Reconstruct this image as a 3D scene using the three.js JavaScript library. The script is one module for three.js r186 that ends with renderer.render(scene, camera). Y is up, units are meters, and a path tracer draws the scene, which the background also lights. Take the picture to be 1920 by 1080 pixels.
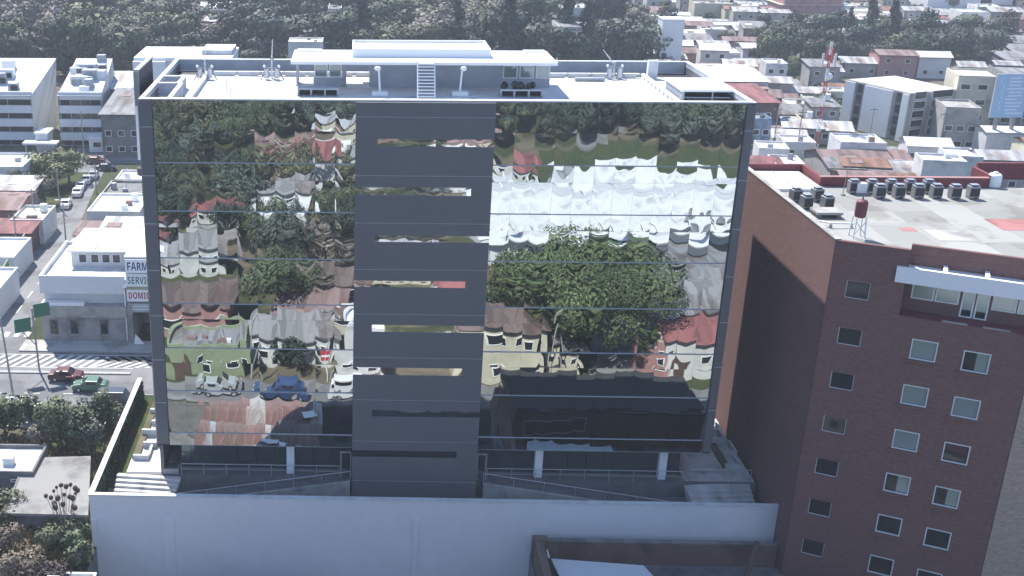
import * as THREE from 'three';
import { mergeGeometries } from 'three/addons/utils/BufferGeometryUtils.js';
import { RoundedBoxGeometry } from 'three/addons/geometries/RoundedBoxGeometry.js';

// ------------------------------------------------------------------ camera, sky, sun, exposure
const scene = new THREE.Scene();
const CAM = { x: -6.26, y: 47.02, z: 81.71, yaw: 0.03227, pitch: 0.35614, f: 2149.3, ppx: 600.9 };
const camera = new THREE.PerspectiveCamera(28.21, 1920 / 1080, 1, 3000);
camera.rotation.order = 'YXZ';
camera.position.set(CAM.x, CAM.y, CAM.z);
camera.rotation.set(-CAM.pitch, CAM.yaw, 0);
camera.setViewOffset(1920, 1080, 359, 0, 1920, 1080);
camera.updateProjectionMatrix();
const TOSUN = new THREE.Vector3(-0.345, 1, -0.66).normalize();
{ // clear bright sky, computed
  const W = 256, H = 128, d = new Float32Array(W * H * 4);
  const K = 0.74;
  for (let j = 0; j < H; j++) for (let i = 0; i < W; i++) {
    const el = (j + 0.5) / H * Math.PI - Math.PI / 2, az = (i + 0.5) / W * Math.PI * 2;
    const t = Math.pow(1 - Math.max(0, Math.sin(el)), 2.6);
    const dir = new THREE.Vector3(Math.cos(el) * Math.cos(az), Math.sin(el), Math.cos(el) * Math.sin(az));
    const glow = 0.35 * Math.exp(-(1 - Math.max(0, dir.dot(TOSUN))) * 7);
    const k = (j * W + i) * 4;
    d[k] = K * (0.105 + 0.31 * t + glow);
    d[k + 1] = K * (0.24 + 0.35 * t + glow);
    d[k + 2] = K * (0.54 + 0.33 * t + glow * 0.95);
    d[k + 3] = 1;
  }
  const sky = new THREE.DataTexture(d, W, H, THREE.RGBAFormat, THREE.FloatType);
  sky.mapping = THREE.EquirectangularReflectionMapping; sky.magFilter = THREE.LinearFilter; sky.minFilter = THREE.LinearFilter;
  sky.wrapS = THREE.RepeatWrapping; sky.needsUpdate = true;
  scene.background = sky; scene.environment = sky;
}
const sun = new THREE.DirectionalLight(new THREE.Color(1, 0.965, 0.91), 5);
sun.position.copy(TOSUN).multiplyScalar(400); sun.target.position.set(0, 0, 0);
sun.castShadow = true; sun.shadow.mapSize.set(4096, 4096);
Object.assign(sun.shadow.camera, { left: -260, right: 260, top: 260, bottom: -260, near: 1, far: 1200 });
scene.add(sun, sun.target);
scene.fog = new THREE.FogExp2(new THREE.Color(0.68, 0.73, 0.80), 0.00042);
const renderer = new THREE.WebGLRenderer({ antialias: true });
renderer.toneMapping = THREE.LinearToneMapping;
renderer.toneMappingExposure = 1.8;
renderer.shadowMap.enabled = true;

// ------------------------------------------------------------------ helpers
const G = -4;                                   // street level; the tower's terrace is level 0
function rng(seed) { let a = seed >>> 0; return () => { a = (a + 0x6D2B79F5) | 0; let t = Math.imul(a ^ (a >>> 15), 1 | a); t = (t + Math.imul(t ^ (t >>> 7), 61 | t)) ^ t; return ((t ^ (t >>> 14)) >>> 0) / 4294967296; }; }
const R0 = rng(7);
const V = (x, y, z) => new THREE.Vector3(x, y, z);
// place finder: where a sight line measured on the photograph meets a level or a depth
function ray(px, py) {
  let x = (px - CAM.ppx) / CAM.f, y = (540 - py) / CAM.f, z = -1;
  let c = Math.cos(CAM.pitch), s = Math.sin(CAM.pitch); [y, z] = [c * y + s * z, -s * y + c * z];
  c = Math.cos(CAM.yaw); s = Math.sin(CAM.yaw); [x, z] = [c * x + s * z, -s * x + c * z];
  return V(x, y, z);
}
function at(px, py, lv = G) { const d = ray(px, py), t = (lv - CAM.y) / d.y; return V(CAM.x + t * d.x, lv, CAM.z + t * d.z); }
function atz(px, py, zz) { const d = ray(px, py), t = (zz - CAM.z) / d.z; return V(CAM.x + t * d.x, CAM.y + t * d.y, zz); }
function mir(px, py, lv = G) { const p = at(px, py, lv); p.z = -p.z; return p; }   // opposite side of the mirror facade
function toPx(x, y, z) {
  x -= CAM.x; y -= CAM.y; z -= CAM.z; let c = Math.cos(CAM.yaw), s = Math.sin(CAM.yaw); [x, z] = [c * x - s * z, s * x + c * z];
  c = Math.cos(CAM.pitch); s = Math.sin(CAM.pitch); [y, z] = [c * y - s * z, s * y + c * z];
  return [CAM.ppx + CAM.f * x / -z, 540 - CAM.f * y / -z];
}
const used = {};
function numbered(n) { const k = used[n] = (used[n] ?? -1) + 1; return k ? n + '_' + String(k).padStart(3, '0') : n; }
function tag(o, label, category, group, kind) { if (label) o.userData.label = label; if (category) o.userData.category = category; if (group) o.userData.group = group; if (kind) o.userData.kind = kind; return o; }
function thing(name, label, category, pos = [0, 0, 0], turn = 0, group) {
  const o = new THREE.Group(); o.name = numbered(name); o.position.set(...pos); o.rotation.y = turn; scene.add(o);
  return tag(o, label, category, group);
}
function part(parent, name, geo, m, label) {
  const o = new THREE.Mesh(Array.isArray(geo) ? (geo.length > 1 ? mergeGeometries(geo.map(g => g.index ? g.toNonIndexed() : g)) : geo[0]) : geo, m);
  o.name = name; o.castShadow = o.receiveShadow = true; if (label) o.userData.label = label; parent.add(o); return o;
}
function struct(name, geo, m) { const o = part(scene, numbered(name), geo, m); o.userData.kind = 'structure'; return o; }
function copy(o, pos, turn, label, group) {
  const c = o.clone(); c.name = numbered(o.name.replace(/_\d{3}$/, '')); c.userData = { ...o.userData }; scene.add(c);
  c.position.set(...pos); if (turn !== undefined) c.rotation.y = turn; if (label) c.userData.label = label; if (group) c.userData.group = group; return c;
}
// box with uv in metres, standing on y
function B(w, h, d, x = 0, y = 0, z = 0) {
  const g = new THREE.BoxGeometry(w, h, d), u = g.attributes.uv, s = [[d, h], [d, h], [w, d], [w, d], [w, h], [w, h]];
  for (let f = 0; f < 6; f++) for (let k = 0; k < 4; k++) { const i = f * 4 + k; u.setXY(i, u.getX(i) * s[f][0] + x * 0.7 + z * 0.31, u.getY(i) * s[f][1] + y); }
  return g.translate(x, y + h / 2, z);
}
const BX = (x0, x1, y0, y1, z0, z1) => B(x1 - x0, y1 - y0, z1 - z0, (x0 + x1) / 2, y0, (z0 + z1) / 2);
function cyl(r0, r1, a, b, n = 8) {           // tapered bar from a to b
  const A = V(...a), Bv = V(...b), d = Bv.clone().sub(A), g = new THREE.CylinderGeometry(r1, r0, d.length(), n);
  g.applyQuaternion(new THREE.Quaternion().setFromUnitVectors(V(0, 1, 0), d.clone().normalize()));
  const m = A.add(Bv).multiplyScalar(0.5); return g.translate(m.x, m.y, m.z);
}
// prism over a ground outline [[x,z]...]
function prism(pts, y0, y1) {
  const sh = new THREE.Shape(pts.map(p => new THREE.Vector2(p[0], -p[1])));
  const g = new THREE.ExtrudeGeometry(sh, { depth: y1 - y0, bevelEnabled: false }); g.rotateX(-Math.PI / 2); return g.translate(0, y0, 0);
}
// polygon faces, thin double sided sheets etc.
function polyGeo(tris, uvf) {
  const p = [], uv = []; for (const t of tris) for (const v of t) { p.push(v[0], v[1], v[2]); uv.push(...(uvf ? uvf(v) : [v[0], v[2]])); }
  const g = new THREE.BufferGeometry(); g.setAttribute('position', new THREE.Float32BufferAttribute(p, 3)); g.setAttribute('uv', new THREE.Float32BufferAttribute(uv, 2)); g.computeVertexNormals(); return g;
}
// --- textures
function vnoise(seed, per) { const r = rng(seed), t = Float32Array.from({ length: per * per }, r); return (x, y) => { x *= per; y *= per; const i = Math.floor(x), j = Math.floor(y); let fx = x - i, fy = y - j; fx = fx * fx * (3 - 2 * fx); fy = fy * fy * (3 - 2 * fy); const q = (a, b) => t[(((b % per) + per) % per) * per + (((a % per) + per) % per)]; return (q(i, j) * (1 - fx) + q(i + 1, j) * fx) * (1 - fy) + (q(i, j + 1) * (1 - fx) + q(i + 1, j + 1) * fx) * fy; }; }
function fbm(seed, per, oct) { const ns = []; for (let o = 0; o < oct; o++) ns.push(vnoise(seed + o * 17, per << o)); return (x, y) => { let s = 0, a = 0.5, w = 0; for (const n of ns) { s += a * n(x, y); w += a; a *= 0.55; } return s / w; }; }
function tex(size, metres, fn, data = false) {
  const d = new Uint8Array(size * size * 4);
  for (let j = 0; j < size; j++) for (let i = 0; i < size; i++) { const v = fn((i + .5) / size, (j + .5) / size), k = (j * size + i) * 4; const c = typeof v === 'number' ? [v, v, v] : v; for (let q = 0; q < 3; q++) d[k + q] = Math.max(0, Math.min(255, c[q] * 255)); d[k + 3] = 255; }
  const t = new THREE.DataTexture(d, size, size); t.wrapS = t.wrapT = THREE.RepeatWrapping; t.magFilter = THREE.LinearFilter; t.minFilter = THREE.LinearMipmapLinearFilter; t.generateMipmaps = true;
  if (!data) t.colorSpace = THREE.SRGBColorSpace; t.repeat.set(1 / metres, 1 / metres); t.needsUpdate = true; return t;
}
const smooth = (a, b, x) => { x = Math.max(0, Math.min(1, (x - a) / (b - a))); return x * x * (3 - 2 * x); };
const T = {};
{
  const a = fbm(11, 4, 5), b = fbm(23, 16, 3), c = fbm(31, 3, 4);
  T.plaster = tex(512, 9, (u, v) => 0.80 + 0.2 * a(u, v) - 0.05 * b(u, v) - 0.13 * smooth(.56, .8, c(u, v)));
  T.soft = tex(256, 7, (u, v) => 0.93 + 0.05 * a(u, v) + .03 * b(u, v));
  T.grain = tex(256, 2.3, (u, v) => 0.78 + 0.24 * b(u, v));
  const st = fbm(41, 32, 2);
  T.stain = tex(512, 13, (u, v) => { const s = smooth(.5, .85, a(u, v)), k = smooth(.55, .8, c(u * 2, v * 2)); return [0.97 - .3 * s - .16 * k, 0.97 - .32 * s - .15 * k, 0.97 - .34 * s - .13 * k]; });
  const sheet = rng(5), tones = Array.from({ length: 16 }, () => 0.72 + 0.28 * sheet());
  T.metal = tex(512, 14.4, (u, v) => { const s = tones[(Math.floor(u * 16) + 5 * Math.floor(v * 4)) % 16], r = smooth(.52, .75, a(u, v)); return [s * (1 - .16 * r), s * (1 - .23 * r), s * (1 - .27 * r)]; });
  T.corr = tex(256, 1.8, (u) => 0.5 + 0.5 * Math.sin(u * Math.PI * 2 * 8), true);
  T.asphalt = tex(512, 12, (u, v) => { const p = smooth(.5, .62, c(u, v)); return 0.72 + .16 * a(u, v) + .1 * b(u, v) - .12 * p; });
  const d1 = fbm(61, 6, 5), d2 = fbm(71, 24, 3);
  T.earth = tex(1024, 70, (u, v) => { const g = smooth(.45, .62, d1(u, v)), n = .75 + .35 * d2(u, v); return [n * (.62 - .26 * g), n * (.58 - .16 * g), n * (.50 - .28 * g)]; });
  T.lawn = tex(512, 11, (u, v) => { const n = .6 + .5 * d2(u, v), q = smooth(.5, .7, d1(u, v)); return [n * (.55 + .25 * q), n * (.66 + .06 * q), n * .42]; });
  const pt = rng(99), cells = Array.from({ length: 64 }, () => .84 + .16 * pt());
  T.patch = tex(512, 22, (u, v) => { const x = u + .04 * a(u, v), y = v + .05 * c(u, v), q = cells[(Math.floor(x * 7) % 8) + 8 * (Math.floor(y * 6) % 8)]; const s = smooth(.55, .7, a(u * 2, v * 2)); return [q * (1 - .12 * s), q * (1 - .13 * s), q * (1 - .15 * s)]; });
  T.brick = tex(512, 3.2, (u, v) => { const row = Math.floor(v * 32), x = u * 12 + (row % 2) * .5, fx = x - Math.floor(x), fy = v * 32 - row; const m = (fx < .05 || fy < .13) ? .94 : 1; return m * (.88 + .12 * vb(Math.floor(x) * .13 + row * .37)); });
  function vb(x) { const s = Math.sin(x * 127.1) * 43758.5; return s - Math.floor(s); }
}
function mat(r, g, b, rough = 0.85, o = {}) { const m = new THREE.MeshStandardMaterial({ roughness: rough, metalness: 0, ...o }); m.color.setRGB(r, g, b); return m; }
const M = {
  panel: mat(.135, .137, .147, .5, { map: T.soft }), panelEdge: mat(.34, .36, .40, .5), dark: mat(.018, .02, .025, .6),
  mirror: new THREE.MeshPhysicalMaterial({ color: new THREE.Color().setRGB(.58, .62, .62), metalness: 1, roughness: .012 }),
  slitGlass: new THREE.MeshPhysicalMaterial({ color: new THREE.Color().setRGB(.72, .74, .75), metalness: 1, roughness: .03 }),
  lobbyGlass: new THREE.MeshPhysicalMaterial({ color: new THREE.Color().setRGB(.10, .13, .14), metalness: .6, roughness: .05, side: THREE.DoubleSide }),
  glass: new THREE.MeshPhysicalMaterial({ color: new THREE.Color().setRGB(.018, .022, .028), metalness: 0, roughness: .05 }),
  glassPale: new THREE.MeshPhysicalMaterial({ color: new THREE.Color().setRGB(.30, .36, .36), metalness: .3, roughness: .1 }),
  blind: mat(.62, .66, .66, .6), white: mat(.78, .79, .80, .6, { map: T.plaster }), whitePure: mat(.80, .81, .82, .5),
  cream: mat(.70, .66, .52, .8, { map: T.plaster }), roofWhite: mat(.80, .80, .81, .75, { map: T.plaster }), greyBlue: mat(.50, .54, .60, .7, { map: T.plaster }),
  wallWhite: mat(.70, .72, .75, .75, { map: T.soft }), concrete: mat(.40, .39, .37, .9, { map: T.stain }), concreteDark: mat(.20, .20, .20, .9, { map: T.stain }),
  paving: mat(.62, .61, .60, .85, { map: T.stain }), plaza: mat(.15, .155, .165, .8, { map: T.stain }), rail: mat(.55, .57, .60, .35, { metalness: .6 }),
  brickRed: mat(.19, .098, .088, .88, { map: T.brick }), brickBeige: mat(.42, .33, .27, .88, { map: T.brick }), tankRed: mat(.15, .035, .04, .6), redTrim: mat(.22, .05, .06, .7, { map: T.grain }),
  bitumen: mat(.035, .036, .04, .9, { map: T.grain }), slab: mat(.27, .265, .255, .9, { map: T.stain }),
  roofPatch: mat(.34, .34, .32, .9, { map: T.patch }), redFelt: mat(.40, .17, .17, .9, { map: T.stain }),
  asphalt: mat(.27, .27, .275, .95, { map: T.asphalt }), sidewalk: mat(.42, .41, .39, .92, { map: T.stain }), marking: mat(.74, .74, .72, .8, { map: T.plaster }), kerb: mat(.45, .44, .42, .9, { map: T.grain }),
  earth: mat(.38, .365, .34, 1, { map: T.earth }), lawn: mat(.13, .16, .075, 1, { map: T.lawn }),
  rust: mat(.29, .195, .185, .75, { map: T.metal, bumpMap: T.corr, bumpScale: .03 }), zinc: mat(.50, .50, .52, .5, { map: T.metal, bumpMap: T.corr, bumpScale: .03, metalness: .25 }),
  roofRed: mat(.30, .11, .11, .75, { map: T.metal, bumpMap: T.corr, bumpScale: .03 }), roofBrown: mat(.17, .125, .115, .85, { map: T.metal, bumpMap: T.corr, bumpScale: .03 }),
  roofGrey: mat(.27, .27, .28, .85, { map: T.metal, bumpMap: T.corr, bumpScale: .02 }), roofBright: mat(.78, .79, .80, .55, { map: T.plaster, bumpMap: T.corr, bumpScale: .015 }),
  tile: mat(.32, .17, .12, .85, { map: T.metal, bumpMap: T.corr, bumpScale: .05 }), blueSheet: mat(.22, .32, .46, .6, { map: T.metal }),
  trunk: mat(.09, .07, .055, .95, { map: T.grain }), leaf: new THREE.MeshStandardMaterial({ vertexColors: true, roughness: .75, side: THREE.DoubleSide }), paleFelt: mat(.56, .46, .47, .9),
  steel: mat(.30, .31, .33, .45, { metalness: .5 }), black: mat(.022, .022, .025, .6), tyre: mat(.02, .02, .02, .9), red: mat(.42, .05, .06, .6), signGreen: mat(.03, .16, .10, .5), skyBlue: mat(.42, .60, .78, .6),
  woodBrown: mat(.11, .07, .055, .8, { map: T.grain }), pinkWall: mat(.48, .26, .25, .85, { map: T.plaster }), greenWall: mat(.30, .36, .22, .85, { map: T.plaster }), greyWall: mat(.36, .355, .35, .9, { map: T.stain }), brownWall: mat(.17, .112, .095, .9, { map: T.stain }), yellowWall: mat(.55, .50, .30, .85, { map: T.plaster }),
};
for (const m of [M.rust, M.zinc, M.roofRed, M.roofBrown, M.roofGrey, M.roofBright, M.tile]) m.side = THREE.DoubleSide;
// ------------------------------------------------------------------ ground and streets
{ // ground with the sunken yard before the retaining wall left open
  const sh = new THREE.Shape([[-1300, -1300], [1300, -1300], [1300, 1300], [-1300, 1300]].map(p => new THREE.Vector2(...p))), ho = new THREE.Path([[-26.6, -3.8], [7.7, -3.8], [7.7, -21.4], [-26.6, -21.4]].map(p => new THREE.Vector2(...p))); sh.holes.push(ho);
  struct('ground', new THREE.ShapeGeometry(sh).rotateX(-Math.PI / 2).translate(0, G - .02, 0), M.earth);
  struct('sunken_yard', [BX(-27, 8, -7.9, -7.6, 4, 22), BX(-26.9, -26.6, -7.6, G - .03, 4, 21.6), BX(7.7, 8, -7.6, G - .03, 4, 21.6), BX(-26.6, 7.7, -7.6, G - .03, 21.4, 21.7)], M.concreteDark);
}
function sheet(name, pts, lift, m) {             // level sheet over an outline, uv in metres
  const sh = new THREE.Shape(pts.map(p => new THREE.Vector2(p[0], -p[1]))), g = new THREE.ShapeGeometry(sh); g.rotateX(-Math.PI / 2); g.translate(0, G + lift, 0);
  return struct(name, g, m);
}
sheet('avenue', [[-140, -34], [140, -34], [140, -18.6], [-140, -18.6]], .004, M.asphalt);
sheet('side_street', [[-54.5, -33.9], [-43.4, -33.9], [-46.2, -66], [-49.6, -100], [-52, -131], [-59.5, -131], [-56, -100], [-54.6, -66]], .008, M.asphalt);
sheet('far_street', [[-80, -120], [-38, -118], [-38, -125], [-80, -128]], .012, M.asphalt);
struct('pavement', [BX(-43.6, -20, G, G + .12, -37.2, -34.2), BX(-140, -54.6, G, G + .12, -37.2, -34.2)], M.sidewalk);
struct('pavement', BX(-140, -20, G, G + .13, -18.4, -15.8), M.sidewalk);
{ // median kerb and hatched markings
  struct('median_kerb', BX(-140, -30, G, G + .14, -28.75, -28.25), M.kerb);
  const ch = [];
  for (let k = 0; k < 26; k++) { const x = -52 + k * 1.05; if (x < -34) ch.push(BX(0, .42, 0, .004, -1.55, 1.55).applyMatrix4(new THREE.Matrix4().makeShear(0, 0, 0, 0, -.55, 0)).translate(x, G + .012, -31.6)); }
  for (let k = 0; k < 6; k++) for (const s of [-1, 1]) { const g = BX(0, .42, 0, .004, 0, 1.5); const p = g.attributes.position; for (let i = 0; i < p.count; i++) { const zz = p.getZ(i); p.setX(i, p.getX(i) + (1.5 - zz) * 1.1); p.setZ(i, s * zz); } ch.push(g.translate(-34.6 + k * 1.15, G + .012, -31.6)); }
  struct('hatched_marking', ch, M.marking);
  const ln = [BX(-140, -30, 0, .004, -30.0, -29.85), BX(-140, -24, 0, .004, -33.35, -33.2)]; for (let k = 0; k < 14; k++) ln.push(BX(-60 + k * 4, -58.4 + k * 4, 0, .004, -23.6, -23.45));
  for (let k = 0; k < 7; k++) ln.push(BX(-44.2 - k * 1.2, -43.6 - k * 1.2, 0, .004, -39.6, -38.2));
  for (let k = 0; k < 5; k++) ln.push(BX(-47.2, -47, 0, .004, -48 - k * 5, -45.6 - k * 5));
  const g = ln.map(q => q.translate(0, G + .016, 0)); struct('lane_marking', g, M.marking);
}
struct('lot_lawn', BX(-61.5, -52.9, G, G + .05, -112, -84), M.lawn);
struct('kerb', [BX(-43.5, -20, G, G + .15, -34.2, -34.0), BX(-140, -54.6, G, G + .15, -34.2, -34.0)], M.kerb);

// ------------------------------------------------------------------ the mirror-glass office tower
const tower = thing('office_tower', 'wide office block with mirrored glass front and dark grey central panel strip', 'building', [0, 0, 0]);
const FL = [31, 30.0, 28.7, 26.3]; for (let y = 26.3; y > 5;) { FL.push(y - 1.28); y -= 3.7; FL.push(y); } FL.push(3.0);   // pane joints, top to bottom
{
  const t = tower;
  part(t, 'wall', [BX(-21.7, 21.7, 3.05, 29.98, -17.7, -.25)], M.dark);
  part(t, 'side_wall', [BX(-22, -21.72, 0, 30.6, -17.9, -.7)], M.panel); part(t, 'side_wall', [BX(21.72, 22, 3.02, 30.6, -17.9, -.7)], M.panel);
  part(t, 'rear_wall', BX(-21.7, 21.7, 0, 29.9, -18, -17.72), M.greyBlue);
  // mirrored panes: each slightly pillowed and out of true, as toughened glass is
  const r = rng(2024), variants = {};
  function paneGeo(w, h, k) {
    const key = w.toFixed(2) + h.toFixed(2) + k; if (variants[key]) return variants[key];
    const q = rng(900 + k * 13), A = -(.0016 + .0036 * q()) * (q() < .75 ? 1 : -1), C = (.004 + .0075 * q()) * (q() < .8 ? 1 : -1) * Math.min(1, h / 1.3), tw = (q() - .5) * .006, ph = (q() - .5) * .5, A2 = (q() - .5) * .0011;
    const g = new THREE.PlaneGeometry(w - .006, h - .006, 10, 10), p = g.attributes.position, n = g.attributes.normal;
    const f = (x, y) => { const u = x / w, v = y / h; return A * 4 * (u * u + .5 * v * v) + C * 4 * u * u * v + tw * u * v + A2 * Math.cos(6.28 * (u * 1.6 + ph)) * Math.cos(5 * v + ph * 3); };
    for (let i = 0; i < p.count; i++) { const x = p.getX(i), y = p.getY(i), e = .002; p.setZ(i, f(x, y)); const N = V(-(f(x + e, y) - f(x - e, y)) / (2 * e), -(f(x, y + e) - f(x, y - e)) / (2 * e), 1).normalize(); n.setXYZ(i, N.x, N.y, N.z); }
    return variants[key] = g;
  }
  for (const [x0, x1, nc] of [[-21.05, -6.36, 10], [3.64, 21.38, 12]]) {
    const w = (x1 - x0) / nc;
    for (let j = 0; j < FL.length - 1; j++) {
      const h = FL[j] - FL[j + 1], small = h < 1.6;
      for (let i = 0; i < nc; i++) {
        const m = part(t, small ? 'spandrel_pane' : 'window_pane', paneGeo(w, h, Math.floor(r() * 9)), M.mirror);
        m.position.set(x0 + (i + .5) * w, (FL[j] + FL[j + 1]) / 2, -.02);
        m.rotation.set((r() - .5) * .0145, (r() - .5) * .018, 0);
      }
    }
    for (let j = 3; j < FL.length - 1; j += 2) part(t, 'floor_trim', BX(x0, x1, FL[j] - .03, FL[j] + .03, -.05, .035), M.panelEdge);
  }
  // end pilasters, jointed at each storey
  for (const [x0, x1] of [[-22, -21.08], [21.41, 22]]) { let top = 30.86; const js = [29.0, 25.35, 21.65, 17.95, 14.25, 10.55, 6.85, 3.15, 3.0]; for (const j of js) { if (top - j > .3) part(t, 'pilaster_panel', BX(x0, x1, j + .02, top - .02, -.7, .22), M.panel); top = j; } part(t, 'joint_strip', js.slice(0, 7).map(j => BX(x0 + .01, x1 - .01, j - .035, j + .035, -.6, .232)), M.panelEdge); part(t, 'pilaster_core', BX(x0 + .04, x1 - .04, 3.02, 30.9, -.66, .16), M.dark); }
  // central strip of grey panels with staggered slits
  const cy = [[220, 330], [330, 419], [419, 506], [506, 590], [590, 671.5], [671.5, 751], [751, 828.6], [828.6, 902.7]].map(p => p.map(y => atz(780, y, .3).y));
  const sl = [[260.7, 275.6, 708, 926], [351.5, 367.5, 664, 883], [442, 455, 703, 918], [527, 540, 662, 872], [610, 624, 697, 906], [690, 705, 660, 866], [770, 783, 697, 898], [846, 858, 656, 856]];
  const X0 = -6.36, X1 = 3.64, F = .32;
  part(t, 'panel_strip', BX(X0, X1, cy[0][0] + .03, 30.9, -.2, F), M.panel);
  cy.forEach(([a, b], k) => {
    const s = sl[k], sy1 = atz(780, s[0], F).y, sy0 = atz(780, s[1], F).y; let sx0 = Math.max(X0, atz(s[2], s[1], F).x), sx1 = Math.min(X1, atz(s[3], s[1], F).x);
    if (sx0 < X0 + .4) sx0 = X0; if (sx1 > X1 - .4) sx1 = X1;
    part(t, 'panel_strip', BX(X0, X1, sy1, a - .03, -.2, F), M.panel);
    part(t, 'panel_strip', BX(X0, X1, b + .03, sy0, -.2, F), M.panel);
    if (sx0 > X0) part(t, 'panel_strip', BX(X0, sx0, sy0 + .004, sy1 - .004, -.2, F - .003), M.panel); if (sx1 < X1) part(t, 'panel_strip', BX(sx1, X1, sy0 + .004, sy1 - .004, -.2, F - .003), M.panel);
    const n = 4, w = (sx1 - sx0) / n; for (let i = 0; i < n; i++) { const m = part(t, 'slit_pane', paneGeo(w, sy1 - sy0, 20 + (i + k) % 6), k === 7 ? M.glass : M.slitGlass); m.position.set(sx0 + (i + .5) * w, (sy0 + sy1) / 2, F - .06); m.rotation.set((r() - .5) * .004, (r() - .5) * .004, 0); }
    part(t, 'joint_strip', BX(X0 + .01, X1 - .01, a - .04, a + .04, -.2, F - .025), M.panelEdge);
  });
  part(t, 'joint_strip', BX(X0 + .01, X1 - .01, cy[7][1] - .04, cy[7][1] + .04, -.2, F - .025), M.panelEdge);
  part(t, 'panel_strip', BX(X0, X1, -1.5, cy[7][1] - .04, -.2, F), M.panel);
  // lobby set back under the glass
  part(t, 'soffit', BX(-21.05, 21.38, 2.9, 2.985, -6, -.12), M.greyBlue);
  part(t, 'lobby_wall', [BX(-20, 20.5, 0, 2.88, -8, -7.6)], M.greyBlue);
  for (const [x0, x1, n] of [[-20.4, -6.5, 9], [3.75, 20.2, 11]]) {
    const w = (x1 - x0) / n; for (let i = 0; i < n; i++) part(t, 'lobby_pane', BX(x0 + i * w + .04, x0 + (i + 1) * w - .04, .12, 2.86, -1.62, -1.59), M.lobbyGlass);
    part(t, 'lobby_mullion', Array.from({ length: n + 1 }, (_, i) => BX(x0 + i * w - .035, x0 + i * w + .035, 0, 2.88, -1.66, -1.56)), M.black);
    part(t, 'lobby_sill', BX(x0, x1, 0, .11, -1.7, -1.53), M.steel);
  }
  for (const px of [545, 1008, 1240]) { const c = atz(px, 880, -1.2); part(t, 'column', B(.62, 2.88, .5, c.x, .01, -1.15), M.whitePure); }
  part(t, 'corner_pane', BX(-20.44, -20.4, .12, 2.86, -6, -1.66), M.lobbyGlass);
  for (const [x0, x1] of [[-7.3, -6.42], [3.7, 4.5]]) part(t, 'door_frame', [BX(x0, x0 + .09, .01, 2.4, -.5, -.35), BX(x1 - .09, x1, .01, 2.4, -.5, -.35), BX(x0 + .09, x1 - .09, 2.3, 2.4, -.5, -.35)], M.rail);
  // roof
  part(t, 'roof_deck', BX(-21.7, 21.7, 29.98, 30.02, -15.6, -.36), M.roofWhite);
  part(t, 'gutter', BX(-21.7, 21.7, 28.95, 29.0, -17.7, -15.6), M.roofWhite).visible = true;
  const pp = (x0, x1, z0, z1) => { part(t, 'parapet', BX(x0, x1, 30.0, 30.94, z0, z1), M.greyBlue); part(t, 'coping', BX(x0 - .03, x1 + .03, 30.945, 31.02, z0 - .03, z1 + .03), M.whitePure); };
  pp(-21.7, 21.7, -.45, -.12); pp(-22, -21.74, -18, -.02); pp(21.74, 22, -18, -.02); pp(-21.7, 21.7, -18, -17.74);
  part(t, 'coping', BX(-22.05, 22.05, 30.93, 31.0, .002, .05), M.panelEdge);
  // light well walls at the rear corner
  pp(-21.6, -19.9, -6.6, -6.4); pp(-20.0, -19.75, -6.3, -.4); pp(-20.2, -19.95, -9.6, -6.7); pp(-21.6, -20.25, -9.6, -9.35);
  // gutter kerbs with weep holes
  const kerb = (ax, az, bx, bz, n) => { const d = Math.hypot(bx - ax, bz - az), a = Math.atan2(-(bz - az), bx - ax); for (let i = 0; i < n; i++) { const w = d / n, g = BX(i * w + .09, (i + 1) * w - .26, 30.02, 30.26, -.16, .16), c = BX(i * w - .02, (i + 1) * w + .02, 30.2605, 30.40, -.17, .17); for (const q of [g, c]) q.rotateY(a).translate(ax, 0, az); part(t, 'roof_kerb', [g, c], M.roofWhite); } };
  kerb(17.6, -1.2, 17.6, -15.3, 11); kerb(-18.9, -1.2, -18.9, -15.3, 11); kerb(-18.4, -15.3, 17.3, -15.3, 18);
  // penthouse with a deep flat canopy
  const wx = px => -11.2 + (px - 552) * .0421, wz = -10.5;
  part(t, 'penthouse_wall', [BX(wx(692), 9.1, 30.02, 32.28, -12.6, wz)], M.greyBlue);
  part(t, 'penthouse_wall', [BX(-11.2, -11.05, 30.02, 32.28, -12.6, wz), BX(wx(585), wx(646), 30.02, 30.75, wz - .15, wz), BX(wx(640), wx(648), 30.02, 32.28, wz - .15, wz), BX(-11.05, wx(640), 31.85, 32.28, wz - .15, wz)], M.greyBlue);
  for (const [a, b, g] of [[587, 612, M.glassPale], [615, 639, M.glassPale], [945, 972, M.glassPale], [976, 1003, M.glassPale], [1007, 1033, M.glassPale]]) {
    const x0 = wx(a), x1 = wx(b), y0 = 30.78, y1 = 31.84, z = wz + .01; const f = part(t, 'penthouse_window', [BX(x0, x1, y0, y0 + .08, z, z + .07), BX(x0, x1, y1 - .08, y1, z, z + .07), BX(x0, x0 + .08, y0 + .08, y1 - .08, z, z + .07), BX(x1 - .08, x1, y0 + .08, y1 - .08, z, z + .07)], M.whitePure);
    part(f, 'pane', BX(x0 + .08, x1 - .08, y0 + .08, y1 - .08, z, z + .025), g);
  }
  part(t, 'canopy', [BX(-11.45, 9.12, 32.3, 32.52, -13.4, -7.4)], M.whitePure);
  part(t, 'canopy_step', [BX(-11.2, -9.2, 32.525, 32.62, -13.3, -12.2)], M.whitePure); part(t, 'canopy_step', [BX(7.2, 8.9, 32.525, 32.62, -13.3, -12.2)], M.whitePure);
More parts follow.
